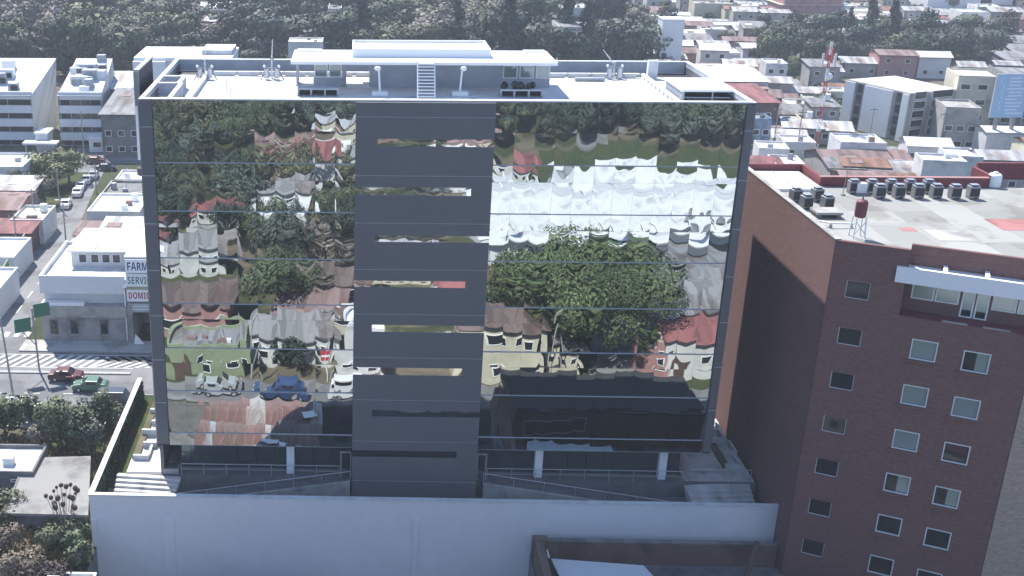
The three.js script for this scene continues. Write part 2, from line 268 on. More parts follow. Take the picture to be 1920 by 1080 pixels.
  part(t, 'lift_roof', [BX(-6.7, 4.2, 32.525, 33.0, -14.4, -9.6), BX(-6.7, 4.2, 33.0, 33.2, -9.75, -9.6), BX(-6.7, 4.2, 33.0, 33.2, -14.4, -14.25), BX(-6.7, -6.55, 33.0, 33.2, -14.25, -9.75), BX(4.05, 4.2, 33.0, 33.2, -14.25, -9.75)], M.whitePure);
  for (const x of [-5.8, 3.0]) part(t, 'roof_patch', BX(x - .28, x + .28, 33.005, 33.02, -13.9, -10.6), M.paleFelt);
  // steep white stair to the canopy
  const st = []; for (const x of [-1.65, -.35]) st.push(cyl(.06, .06, [x, 30.05, -5.6], [x, 32.6, -7.25], 6)); const stair = part(t, 'roof_stair', st, M.whitePure);
  for (let i = 0; i < 11; i++) { const k = (i + .5) / 11; part(stair, 'tread', B(1.2, .06, .2, -1, 30.05 + 2.5 * k, -5.6 - 1.65 * k), M.whitePure); }
  // side canopy on the roof
  part(t, 'shed_roof', BX(17.9, 21.7, 30.95, 31.1, -9.4, -4.2), M.whitePure); part(t, 'shed_post', [BX(18.0, 18.15, 30.02, 30.94, -4.5, -4.35), BX(20.2, 20.3, 30.02, 30.94, -4.5, -4.4), BX(18.15, 21.6, 30.45, 30.52, -4.5, -4.42), BX(18, 18.12, 30.02, 30.94, -9.3, -4.5)], M.greyBlue); part(t, 'shed_wall', BX(18.15, 21.6, 30.02, 30.94, -9.3, -9.2), M.greyBlue);
}
// things standing on the roof
for (const [px, flip, where] of [[712, -1, 'left of the white roof stair'], [862, 1, 'right of the white roof stair']]) {
  const p = at(px, 178, 30.02), o = thing('roof_floodlight', 'white floodlight on short post and square base, ' + where, 'floodlight', [p.x, 30.02, p.z], 0, 'roof floodlights');
  part(o, 'base', B(1.25, .28, .8), M.whitePure); part(o, 'post', [cyl(.09, .07, [0, .28, 0], [flip * .1, 2.0, 0], 8)], M.whitePure); part(o, 'lamp_head', new THREE.SphereGeometry(.24, 12, 8).scale(1.1, .8, 1.2).translate(flip * .2, 2.05, .1), M.whitePure);
}
for (const [x0, x1, lab, items] of [[-10.9, -7.7, 'low blue grey bench planter below the penthouse windows on the left', 0], [4.7, 8.0, 'low planter box heaped with dark rubble beside the penthouse wall', 1]]) {
  const o = thing('roof_planter', lab, 'planter', [(x0 + x1) / 2, 30.02, -6.9], 0), w = x1 - x0;
  part(o, 'frame', [BX(-w / 2, w / 2, .5, .62, -.5, .5), BX(-w / 2, -w / 2 + .15, 0, .5, -.45, .45), BX(w / 2 - .15, w / 2, 0, .5, -.45, .45), BX(-w / 6 - .07, -w / 6 + .07, 0, .5, -.45, .45), BX(w / 6 - .07, w / 6 + .07, 0, .5, -.45, .45)], M.greyBlue);
  part(o, 'inner_panel', BX(-w / 2 + .15, w / 2 - .15, .05, .45, -.1, 0), M.dark);
  if (items) { const q = rng(3), gs = []; for (let i = 0; i < 9; i++) gs.push(new THREE.DodecahedronGeometry(.18 + .16 * q(), 0).translate(-w / 2 + .3 + q() * (w - .6), .75 + q() * .2, (q() - .5) * .5)); part(o, 'rubble', gs, M.black); }
}
{
  const spots = [[385, 148, 'whip antenna tripod with grey equipment cans near the left roof corner', 2.2, .05], [510, 148, 'tall antenna tripod left of the penthouse canopy', 2.6, .03], [1150, 147, 'antenna tripod with tilted boom right of the penthouse', 1.9, -.55]];
  for (const [px, py, lab, h, lean] of spots) {
    const p = at(px, py, 30.02), o = thing('antenna_tripod', lab, 'antenna', [p.x, 30.02, p.z], 0, 'roof antennas');
    part(o, 'mast', [cyl(.07, .06, [0, 0, 0], [0, h * .75, 0], 8)], M.whitePure); part(o, 'whip', cyl(.06, .03, [0, h * .6, 0], [lean * h, h * 1.25, 0], 6), M.whitePure);
    for (let k = 0; k < 3; k++) { const a = k * 2.09 + .4; part(o, 'leg', cyl(.05, .05, [0, h * .7, 0], [Math.cos(a) * 1.1, 0, Math.sin(a) * .9], 6), M.steel); }
    for (const s of [-1, 1]) part(o, 'equipment_can', new THREE.CylinderGeometry(.22, .24, .75, 10).translate(s * .42, .5, .3), M.rail); part(o, 'bracket', B(1.3, .08, .12, 0, .9, .25), M.steel);
    for (const s of [-1, 1]) part(o, 'insulator', new THREE.SphereGeometry(.13, 8, 6).translate(s * .6, 1.08, .25), M.whitePure);
  }
  const p = at(425, 178, 30.02), o = thing('pipe_cluster', 'thin grey vent pipes rising from the left roof deck', 'pipes', [p.x, 30.02, p.z]);
  for (const [x, z, h] of [[0, 0, 1.3], [.35, .4, .6], [-.3, .5, .5], [.75, .2, .8]]) part(o, 'pipe', [cyl(.04, .04, [x, 0, z], [x, h, z], 6), cyl(.04, .04, [x, h, z], [x + .35, h, z], 6)], M.rail);
  const q = at(1105, 152, 30.02), d = thing('duct', 'long low grey duct lying on the right roof deck', 'duct', [q.x, 30.02, q.z]); part(d, 'casing', B(2.4, .22, .4, 0, .06), M.greyBlue); part(d, 'foot', [B(.2, .06, .4, -1), B(.2, .06, .4, 1)], M.steel);
  const c = thing('roof_cabinet', 'tall white cabinet against the rear right roof wall', 'cabinet', [18.3, 30.02, -15.1]); part(c, 'box', B(.8, 1.5, .5), M.whitePure); part(c, 'door', B(.7, 1.3, .04, 0, .1, .27), M.roofWhite);
}

// ------------------------------------------------------------------ terrace, steps, ramps, white wall
struct('planting_bed', BX(-26.6, -24.91, G - .5, -1.4, -18.2, -.45), M.lawn);
struct('terrace', BX(-24.9, 26.2, G - .5, -.02, -18.2, -.45), M.plaza);
struct('forecourt', BX(-26.4, 26.2, G - .5, -1.32, -.44, 3.7), M.plaza);
struct('side_terrace', BX(-24.88, -20.6, -.5, .01, -17, -.8), M.paving);
struct('passage', BX(20.6, 26.2, -.5, .01, -17, -.8), M.paving);
{ // fans of steps at both ends
  for (const [sx, lab, m] of [[-1, 'fan of pale stone steps at the sunny left end of the terrace', M.paving], [1, 'fan of stone steps in shade beside the red brick wall', M.paving]]) {
    const o = thing('terrace_steps', lab, 'steps', [sx * 23.0, -1.32, 0]);
    for (let k = 0; k < 7; k++) { const w = .46 * (7 - k); part(o, 'step', BX(-2.3 - .05 * k, 2.4 + .05 * k, k ? k * .185 + .004 : .004, (k + 1) * .185, -.42, -.42 + w).rotateY(sx * .09), m); }
  }
  for (const [x0, x1, lab] of [[-20.2, -6.5, 'sloping ramp with pale kerb climbing to the left lobby door'], [18.6, 4.2, 'sloping ramp with pale kerb climbing to the right lobby door']]) {
    const o = thing('access_ramp', lab, 'ramp', [0, 0, 0]), tri = [];
    const seg = 6; for (let i = 0; i < seg; i++) { const a = x0 + (x1 - x0) * i / seg, b = x0 + (x1 - x0) * (i + 1) / seg, ya = -1.3 + 1.28 * i / seg, yb = -1.3 + 1.28 * (i + 1) / seg, z0 = 1.9 - i * .28, z1 = 1.9 - (i + 1) * .28;
      const mk = (za, zb, zc, zd, lift, m, n) => part(o, n, polyGeo([[[a, ya + lift, za], [b, yb + lift, zb], [b, yb + lift, zd]], [[a, ya + lift, za], [b, yb + lift, zd], [a, ya + lift, zc]], [[a, ya + lift, zc], [b, yb + lift, zd], [b, -1.31, zd]], [[a, ya + lift, zc], [b, -1.31, zd], [a, -1.31, zc]]].map(t => x0 < x1 ? [t[0], t[2], t[1]] : t), v => [v[0], v[2] + v[1]]), m);
      mk(z0 - 1.6, z1 - 1.6, z0, z1, 0, M.plaza, 'ramp_slab'); mk(z0 + .002, z1 + .002, z0 + .3, z1 + .3, .16, M.concrete, 'ramp_kerb');
      part(o, 'handrail', [cyl(.03, .03, [a, ya + 1.05, z0 + .15], [b, yb + 1.05, z1 + .15], 6), cyl(.025, .025, [a, ya + .1, z0 + .15], [a, ya + 1.05, z0 + .15], 6)], M.rail);
    }
    part(o, 'end_post', cyl(.03, .03, [x1, 0, .35], [x1, 1.05, .35], 6), M.rail);
  }
  const rail = (x0, x1, z, y, lab, n) => { const o = thing('terrace_railing', lab, 'railing', [0, y, z]); part(o, 'top_rail', cyl(.03, .03, [x0, 1.0, 0], [x1, 1.0, 0], 6), M.rail); part(o, 'mid_rail', cyl(.018, .018, [x0, .5, 0], [x1, .5, 0], 6), M.rail); for (let i = 0; i <= n; i++) part(o, 'post', cyl(.028, .028, [x0 + (x1 - x0) * i / n, 0, 0], [x0 + (x1 - x0) * i / n, 1.0, 0], 6), M.rail); };
  rail(-20.3, -7.4, -.55, -.02, 'thin steel railing before the left lobby glass', 7); rail(4.6, 20.3, -.55, -.02, 'thin steel railing before the right lobby glass', 8);
  rail(-20.3, -16.2, 3.0, -1.32, 'steel railing on the forecourt beside the sunny steps', 3); rail(20.9, 25.9, -.9, .01, 'thin railing across the passage beside the red brick wall', 3);
  const pot = thing('potted_shrub', 'small dark shrub in a planter at the top of the sunny steps', 'plant', [-21.2, -.02, -.9]); part(pot, 'planter', B(1.3, .45, .6, 0, 0, 0), M.concrete); const q = rng(8), pg = []; for (let i = 0; i < 90; i++) { const g = new THREE.PlaneGeometry(.2, .12); g.rotateX(q() * 6); g.rotateY(q() * 6); pg.push(g.translate((q() - .5) * 1.2, .5 + q() * .55, (q() - .5) * .5)); } part(pot, 'foliage', pg, mat(.03, .045, .025, .9, { side: THREE.DoubleSide }));
  const wf = thing('boundary_wall', 'long smooth white retaining wall across the front of the terrace', 'wall', [0, 0, 0]);
  part(wf, 'wall', BX(-26.9, 26.42, -9, .58, 3.72, 4.0), M.wallWhite); part(wf, 'coping', BX(-26.95, 26.44, .585, .68, 3.66, 4.06), M.white);
  for (const px of [182, 327, 785]) { const x = atz(px, 980, 4).x; const y1 = atz(px, 970, 4).y; part(wf, 'pilaster', BX(Math.max(-26.88, px > 700 ? x - .45 : x - 1.0), x, -9, y1 - .1, 4.0, 4.1), M.wallWhite); }
  const hw = thing('hedge_wall', 'tall boundary wall clad in dark green climbing plants beside the sunny steps', 'wall', [-26.65, 0, 0]);
  part(hw, 'wall', BX(-.3, 0, G, .55, -17.6, 3.7), M.wallWhite); part(hw, 'coping', BX(-.36, .1, .555, .66, -17.6, 3.66), M.white);
  const lf = [], qq = rng(55); for (let i = 0; i < 2600; i++) { const g = new THREE.PlaneGeometry(.22, .16); g.rotateY(Math.PI / 2 + (qq() - .5) * 1.6); g.rotateZ((qq() - .5) * 1.6); const c = .55 + .9 * qq(); const col = new Float32Array(12); for (let k = 0; k < 4; k++) { col[k * 3] = .03 * c; col[k * 3 + 1] = .06 * c; col[k * 3 + 2] = .03 * c; } g.setAttribute('color', new THREE.BufferAttribute(col, 3)); lf.push(g.translate(.06 + qq() * .16, -1.25 + qq() * 1.7, -17.5 + qq() * 21)); }
  part(hw, 'climbers', mergeGeometries(lf), M.leaf).userData.kind = 'stuff';
  for (const x of [-24.1, 25.0]) { const o = thing('garden_stair', x < 0 ? 'zigzag white planter edges along the green boundary wall' : 'zigzag pale planter edges along the foot of the red brick wall', 'planter', [x, .01, 0]); for (let i = 0; i < 6; i++) part(o, 'planter_edge', [BX(-.6 + (i % 2) * .5, .7 + (i % 2) * .3, 0, .45 + .1 * (i % 3), -3 - i * 2.1, -2.75 - i * 2.1), BX(.55 + (i % 2) * .3, .75 + (i % 2) * .3, 0, .4 + .1 * (i % 3), -4.9 - i * 2.1, -3.05 - i * 2.1)], M.white); part(o, 'soil', BX(-.72, -.15, 0, .2, -15.5, -2.9), M.earth); }
}
// ------------------------------------------------------------------ red brick hotel
{
  const t = thing('brick_hotel', 'dark red brick hotel block with small square windows and air conditioners on its roof', 'building', [0, 0, 0]);
  const d = V(.9006, 0, .4345), n = V(-.4345, 0, .9006), A = V(26.46, 0, 6.3);
  const FM = new THREE.Matrix4().makeBasis(d, V(0, 1, 0), n).setPosition(A);
  const F = g => g.applyMatrix4(FM), FB = (...a) => F(BX(...a));       // u along the face, y, n outwards
  const inset = (u, k) => [A.x + d.x * u - n.x * k, A.z + d.z * u - n.z * k];
  part(t, 'wall', prism([[26.78, 5.85], inset(12.5, .37), [58, 11.3], [58, -10.2], [31.8, -10.2], [31.8, -14.5], [26.78, -14.5]], -9, 18.1), M.brickRed);
  part(t, 'wall', prism([[26.78, 5.85], inset(4.6, .37), inset(4.6, 1.4), inset(14, 1.4), [58, 11.1], [58, -10.2], [31.8, -10.2], [31.8, -14.5], [26.78, -14.5]], 18.1, 22.18), M.brickRed);
  part(t, 'side_wall', BX(26.46, 26.78, -9, 22.85, -14.6, 6.2), M.brickRed);
  part(t, 'side_coping', BX(26.42, 26.82, 22.855, 22.93, -14.6, 6.25), M.concrete);
  part(t, 'beige_wall', BX(37.95, 58, -9, 18.0, 11.32, 11.75), M.brickBeige);
  // front wall with real openings
  const rows = [19.5, 16.05, 12.66, 9.2, 5.75, 2.38, -1.05], wins = [];
  rows.forEach((y, k) => { wins.push([1.83, y, 1.5, 1.28, 0, k]); if (k) { wins.push([6.47, y - .08, 1.6, 1.46, 1, k]); wins.push([9.62, y - .3, 1.6, 1.46, 2, k]); } });
  const sh = new THREE.Shape([[0, -9], [12.65, -9], [12.65, 18.15], [4.6, 18.15], [4.6, 22.85], [0, 22.85]].map(p => new THREE.Vector2(...p)));
  for (const [u, y, w, h] of wins) { const q = new THREE.Path(); q.moveTo(u - w / 2, y - h / 2); q.lineTo(u - w / 2, y + h / 2); q.lineTo(u + w / 2, y + h / 2); q.lineTo(u + w / 2, y - h / 2); q.closePath(); sh.holes.push(q); }
  part(t, 'front_wall', F(new THREE.ExtrudeGeometry(sh, { depth: .34, bevelEnabled: false }).translate(0, 0, -.34)), M.brickRed);
  const q = rng(12), looks = { '1_1': 'b', '2_1': 'd', '1_2': 'b', '2_2': 'b', '1_3': 'b', '2_3': 'g', '1_4': 'h', '2_4': 'd' };
  for (const [u, y, w, h, c, k] of wins) {
    const x0 = u - w / 2, x1 = u + w / 2, y0 = y - h / 2, y1 = y + h / 2, fw = c ? .075 : .05, fm = M.blind;
    const f = part(t, 'window', [[x0, x1, y0, y0 + fw], [x0, x1, y1 - fw, y1], [x0, x0 + fw, y0 + fw, y1 - fw], [x1 - fw, x1, y0 + fw, y1 - fw]].map(b => FB(...b, c ? -.06 : -.2, c ? .03 : -.1)), fm);
    const look = looks[c + '_' + k] ?? 'g', mid = (x0 + x1) / 2;
    const gl = (a, b, m) => part(f, 'pane', FB(a, b, y0 + fw, y1 - fw, -.14, -.12), m);
    if (c === 0) gl(x0 + fw, x1 - fw, M.glass);
    else { gl(x0 + fw, mid, look === 'b' ? M.glassPale : M.glass); gl(mid, x1 - fw, look === 'g' ? M.glass : M.glassPale); }
    if (c) part(t, 'window_sill', FB(x0 - .25, x1 + .1, y0 - .22, y0 - .06, .002, .16), M.brickRed);
  }
  // top balcony with white fascia and glazed pergola
  part(t, 'fascia', FB(3.95, 14, 20.6, 21.68, .02, .3), M.whitePure); part(t, 'fascia_return', FB(3.95, 4.2, 20.62, 21.66, -.6, .018).translate(0, 0, 0), M.whitePure).visible = true;
  for (let u = 4.25; u < 14; u += 2.45) { if (u > 4.6) part(t, 'pergola_beam', FB(u, u + .26, 21.45, 21.7, -1.38, .018), M.whitePure); part(t, 'pergola_pane', FB(Math.max(4.65, u + .28), u + 2.42, 21.38, 21.43, -1.38, .015), M.blind); }
  part(t, 'setback_wall', FB(4.62, 14, 22.19, 22.85, -1.7, -1.4), M.brickRed);
  for (const [a, b, door] of [[5.1, 6.5, 0], [6.56, 8.0, 0], [8.15, 8.92, 1], [9.0, 9.78, 1], [9.92, 11.35, 0], [11.42, 12.9, 0]]) {
    const y0 = door ? 18.3 : 19.1, y1 = 20.75, f = part(t, door ? 'balcony_door' : 'balcony_window', [[a, b, y0, y0 + .08], [a, b, y1 - .08, y1], [a, a + .1, y0 + .08, y1 - .08], [b - .1, b, y0 + .08, y1 - .08]].map(k => FB(...k, -1.39, -1.3)), M.whitePure);
    part(f, 'pane', FB(a + .1, b - .1, y0 + .08 + (door ? .45 : 0), y1 - .08, -1.38, -1.35), M.glassPale); if (door) part(f, 'lower_pane', FB(a + .1, b - .1, y0 + .08, y0 + .52, -1.38, -1.36), M.glass);
  }
  part(t, 'balcony_floor', FB(4.62, 12.6, 18.155, 18.2, -1.38, -.02), M.redTrim); for (const [a, b] of [[7.2, 8.7], [9.6, 11.2], [12, 12.6]]) part(t, 'balcony_edge', FB(a, b, 18.205, 18.27, -.2, 0), M.concrete);
  // roof
  part(t, 'roof_deck', prism([[26.8, 5.9], inset(4.55, .5), inset(4.55, 1.72), inset(14, 1.72), [58, 10.8], [58, -10.0], [31.7, -10.0], [31.7, -14.2], [26.8, -14.2]], 22.185, 22.21), M.roofPatch);
  part(t, 'parapet', [BX(31.8, 45, 22.2, 22.95, -10.4, -10.1), BX(31.5, 31.8, 22.2, 22.95, -14.5, -10.1), BX(26.8, 31.5, 22.2, 22.95, -14.6, -14.3)], M.redTrim); part(t, 'parapet_coping', BX(31.5, 45, 22.955, 23.02, -10.45, -10.05), M.pinkWall);
  part(t, 'parapet', [BX(45.3, 58, 22.2, 23.6, -13, -12.7), BX(45, 45.3, 22.2, 23.2, -13, -10.1)], M.redTrim); part(t, 'white_roof', [BX(26.9, 31.2, 22.22, 22.42, -14.2, -8.4)], M.whitePure); part(t, 'roof_seam', BX(28.9, 29.0, 22.425, 22.47, -14.2, -8.4), M.concrete);
  part(t, 'red_felt', BX(40.2, 46, 22.215, 22.225, -1.2, 1.6), M.redFelt); part(t, 'roof_patch', BX(32.9, 34.0, 22.215, 22.225, 1.2, 2), M.redFelt); part(t, 'roof_patch', BX(34.5, 37.5, 22.215, 22.222, 1.6, 4.2), M.concrete);
}
{ // air conditioners, tank and pipework on the hotel roof
  const ac = thing('air_conditioner', 'dark grey air conditioner cabinet in the rear row on the hotel roof', 'air conditioner', [33.8, 22.21, -8.9], 0, 'row of hotel roof air conditioners');
  part(ac, 'casing', new RoundedBoxGeometry(.95, 1.05, .8, 1, .05).translate(0, .7, 0), M.steel); part(ac, 'grille', B(.8, .75, .04, 0, .3, .42), M.black); part(ac, 'fan_ring', new THREE.CylinderGeometry(.36, .38, .1, 14).translate(0, 1.27, 0), M.black);
  part(ac, 'cap', B(.7, .05, .55, 0, 1.33), M.rail); for (const sx of [-1, 1]) part(ac, 'foot', B(.12, .18, .8, sx * .36), M.concrete);
  ac.scale.setScalar(.84); [[1632, 362], [1647, 371], [1668, 362], [1683, 371], [1703, 362], [1719, 371], [1738, 362], [1753, 371], [1788, 372], [1822, 372], [1598, 362]].forEach(([px, py], i) => { const p = at(px, py, 22.22); if (!i) ac.position.set(p.x, 22.22, p.z); else copy(ac, [p.x, 22.22, p.z], 0); });
  const L = 'air conditioner cabinet beside the white roof section of the hotel';
  for (const [px, py] of [[1490, 378], [1510, 391], [1530, 377], [1549, 392]]) { const p = at(px, py, 22.22); copy(ac, [p.x, 22.22, p.z], .2, L, 'hotel air conditioners by the white roof'); }
  const w = at(1612, 363, 22.22), wa = thing('roof_unit', 'small white unit at the left end of the air conditioner row', 'air conditioner', [w.x, 22.22, w.z]); part(wa, 'casing', new RoundedBoxGeometry(.8, .8, .6, 1, .05).translate(0, .5, 0), M.whitePure); part(wa, 'foot', B(.8, .1, .6), M.concrete);
  const k = at(1606, 444, 22.22), tk = thing('red_water_tank', 'dark red pressure tank on a tall white stand near the hotel roof corner', 'tank', [k.x, 22.22, k.z]);
  for (const [sx, sz] of [[-1, -1], [1, -1], [-1, 1], [1, 1]]) part(tk, 'leg', cyl(.05, .05, [sx * .4, 0, sz * .4], [sx * .32, 1.5, sz * .32], 6), M.whitePure); part(tk, 'tank', new THREE.LatheGeometry([[0, 1.4], [.32, 1.45], [.4, 1.6], [.4, 2.5], [.32, 2.68], [0, 2.75]].map(p => new THREE.Vector2(...p)), 14), M.tankRed); part(tk, 'brace', [cyl(.03, .03, [-.38, .3, .38], [.34, 1.2, .34], 5), cyl(.03, .03, [.38, .3, .38], [-.34, 1.2, .34], 5)], M.rail); part(tk, 'cap', cyl(.06, .04, [0, 2.72, 0], [0, 2.95, 0], 6), M.redTrim);
  const s = at(1538, 405, 22.22), sl = thing('roof_slab', 'low concrete slab on blocks behind the red tank', 'slab', [s.x + .4, 22.22, s.z]); part(sl, 'slab', B(1.9, .18, 1.5, 0, .3), M.concrete); part(sl, 'block', [B(.3, .3, 1.3, -.7), B(.3, .3, 1.3, .7)], M.concreteDark);
  const p = at(1570, 425, 22.22), pp = thing('roof_pipe', 'bent white pipe along the hotel roof edge', 'pipe', [p.x, 22.22, p.z]); part(pp, 'pipe', [cyl(.07, .07, [-1.2, .3, -.4], [-.6, .35, .3], 8), cyl(.07, .07, [-.6, .35, .3], [1.1, .3, .2], 8)], M.whitePure); part(pp, 'support', [B(.15, .25, .15, -.6, 0, .3), B(.15, .25, .15, .9, 0, .2)], M.concrete);
  const c = at(1862, 350, 22.22), ct = thing('roof_cistern', 'round white cistern at the rear right of the hotel roof', 'cistern', [c.x, 22.22, c.z]); part(ct, 'tank', new THREE.LatheGeometry([[0, 0], [.65, 0], [.7, .1], [.7, 1.2], [.55, 1.45], [0, 1.55]].map(p => new THREE.Vector2(...p)), 16), M.whitePure); ct.scale.setScalar(.75); part(ct, 'lid', new THREE.CylinderGeometry(.25, .25, .1, 12).translate(.0, 1.6, 0), M.blind);
  const a = at(1580, 366, 22.22), an = thing('roof_aerial', 'thin aerial rod standing near the rear hotel parapet', 'aerial', [a.x, 22.22, a.z]); part(an, 'rod', cyl(.035, .02, [0, 0, 0], [.1, 2.6, 0], 6), M.steel); part(an, 'base', B(.3, .12, .3), M.concrete);
}
{ // low brown annex in front of the white wall
  const t = thing('brown_annex', 'low dark brown walled annex with pale roof slab in front of the white wall', 'building', [0, 0, 0]);
  part(t, 'wall', BX(7.75, 8.35, G, -1.9, 4.95, 22), M.brownWall); part(t, 'wall', BX(8.36, 26.3, G, -2.05, 4.95, 5.3), M.brownWall); part(t, 'wall_cap', BX(7.65, 26.3, -2.045, -1.93, 4.9, 5.35), M.concreteDark); part(t, 'corner_pier', BX(7.6, 8.75, G, -1.72, 4.9, 5.6), M.brownWall);
  part(t, 'yard_floor', BX(8.4, 36, G, G + .05, 5.35, 22), M.plaza); part(t, 'roof_slab', prism([[9.0, 5.9], [15.9, 6.6], [17.2, 11], [17.2, 12.6], [9.8, 12.6]], -3.35, -3.15), M.wallWhite); part(t, 'slab_wall', prism([[9.3, 6.2], [15.6, 6.9], [16.9, 11.2], [16.9, 12.3], [10.0, 12.3]], G, -3.36), M.brownWall);
  part(t, 'brace_beam', cyl(.28, .28, [24.6, -1.7, 5.5], [22.2, -3.2, 10], 4), M.woodBrown); part(t, 'side_wall', BX(26.4, 34, G, -2.6, 12.4, 12.7), M.brownWall); part(t, 'drain_pipe', cyl(.09, .09, [8.7, -2.6, 5.65], [8.7, -2.6, 6.6], 8), M.whitePure);
  part(t, 'rear_block', BX(8.4, 26, G + .06, -.3, 13.6, 21.8), M.woodBrown); part(t, 'rear_roof', BX(8.3, 26.2, -.295, -.15, 13.5, 21.9), M.bitumen); const gf = part(t, 'wall_panel', [BX(9.6, 15.4, -2.6, -2.5, 13.5, 13.59), BX(9.6, 15.4, -1.2, -1.1, 13.5, 13.59), BX(9.6, 9.7, -2.5, -1.2, 13.5, 13.59), BX(15.3, 15.4, -2.5, -1.2, 13.5, 13.59)], M.steel); part(gf, 'panel_face', BX(9.7, 15.3, -2.5, -1.2, 13.55, 13.59), M.black);
}
// ------------------------------------------------------------------ generic builders: houses, cars, poles, trees
const winCache = {};
function windowOn(parent, x, y, z, w, h, ry, glass = M.glass, frame = M.whitePure) {
  const k = w.toFixed(2) + h.toFixed(2); const c = winCache[k] ??= [mergeGeometries([BX(-w / 2, w / 2, 0, .09, 0, .06), BX(-w / 2, w / 2, h - .09, h, 0, .06), BX(-w / 2, -w / 2 + .09, .09, h - .09, 0, .06), BX(w / 2 - .09, w / 2, .09, h - .09, 0, .06)]), BX(-w / 2 + .09, w / 2 - .09, .09, h - .09, .004, .02)];
  const f = part(parent, 'window', c[0], frame); f.position.set(x, y, z); f.rotation.y = ry; part(f, 'pane', c[1], glass); return f;
}
function gable(w, d, h, rise, ov = .4, ridgeX = true) {     // two sheets with thickness, ridge along x
  const W = w / 2 + ov, D = d / 2 + ov, k = rise * ov / (d / 2), e = h - k, t = .1, R = h + rise, tr = [];
  const sheetQ = (a, b, c, q) => { tr.push([a, b, c], [a, c, q]); };
  for (const s of [1, -1]) { const p = [[-W, e, s * D], [W, e, s * D], [W, R, 0], [-W, R, 0]]; if (s < 0) p.reverse(); sheetQ(...p); const u = p.map(v => [v[0], v[1] - t, v[2]]).reverse(); sheetQ(...u); }
  for (const s of [1, -1]) { tr.push([[s * w / 2, h - .02, d / 2], [s * w / 2, h - .02, -d / 2], [s * w / 2, h + rise - .12, 0]].sort(() => 0)); }
  return polyGeo(tr, v => [v[0], v[2] * 1.1]);
}
function shed(w, d, h, rise, ov = .4) { const W = w / 2 + ov, D = d / 2 + ov, a = [[-W, h, D], [W, h, D], [W, h + rise, -D], [-W, h + rise, -D]], b = a.map(v => [v[0], v[1] - .1, v[2]]).reverse(); const tr = [[a[0], a[1], a[2]], [a[0], a[2], a[3]], [b[0], b[1], b[2]], [b[0], b[2], b[3]], [[-w / 2, h - .1, d / 2], [-w / 2, h - .1, -d / 2], [-w / 2, h + rise - .1, -d / 2]], [[w / 2, h - .1, d / 2], [w / 2, h + rise - .1, -d / 2], [w / 2, h - .1, -d / 2]], [[-w / 2, h - .1, -d / 2], [w / 2, h - .1, -d / 2], [w / 2, h + rise - .1, -d / 2]], [[-w / 2, h - .1, -d / 2], [w / 2, h + rise - .1, -d / 2], [-w / 2, h + rise - .1, -d / 2]]]; return polyGeo(tr, v => [v[0], v[2]]); }
function hip(w, d, h, rise, ov = .45) { const W = w / 2 + ov, D = d / 2 + ov, r = Math.max(.3, W - D), L = h + rise, e = h - .1; const A = [-W, e, D], Bq = [W, e, D], C = [W, e, -D], E = [-W, e, -D], P = [-r, L, 0], Q = [r, L, 0]; const tr = [[A, Bq, Q], [A, Q, P], [C, E, P], [C, P, Q], [Bq, C, Q], [E, A, P], [A, E, C], [A, C, Bq]]; return polyGeo(tr, v => [v[0], v[2]]); }
const hq = rng(31337), clutter = [B(.9, .7, .7), B(1.4, .35, .8), mergeGeometries([B(.8, .5, .5), cyl(.05, .05, [.2, .5, 0], [.2, 1.6, 0], 5)].map(g => g.toNonIndexed())), new THREE.CylinderGeometry(.45, .5, 1.0, 10).translate(0, .5, 0)];
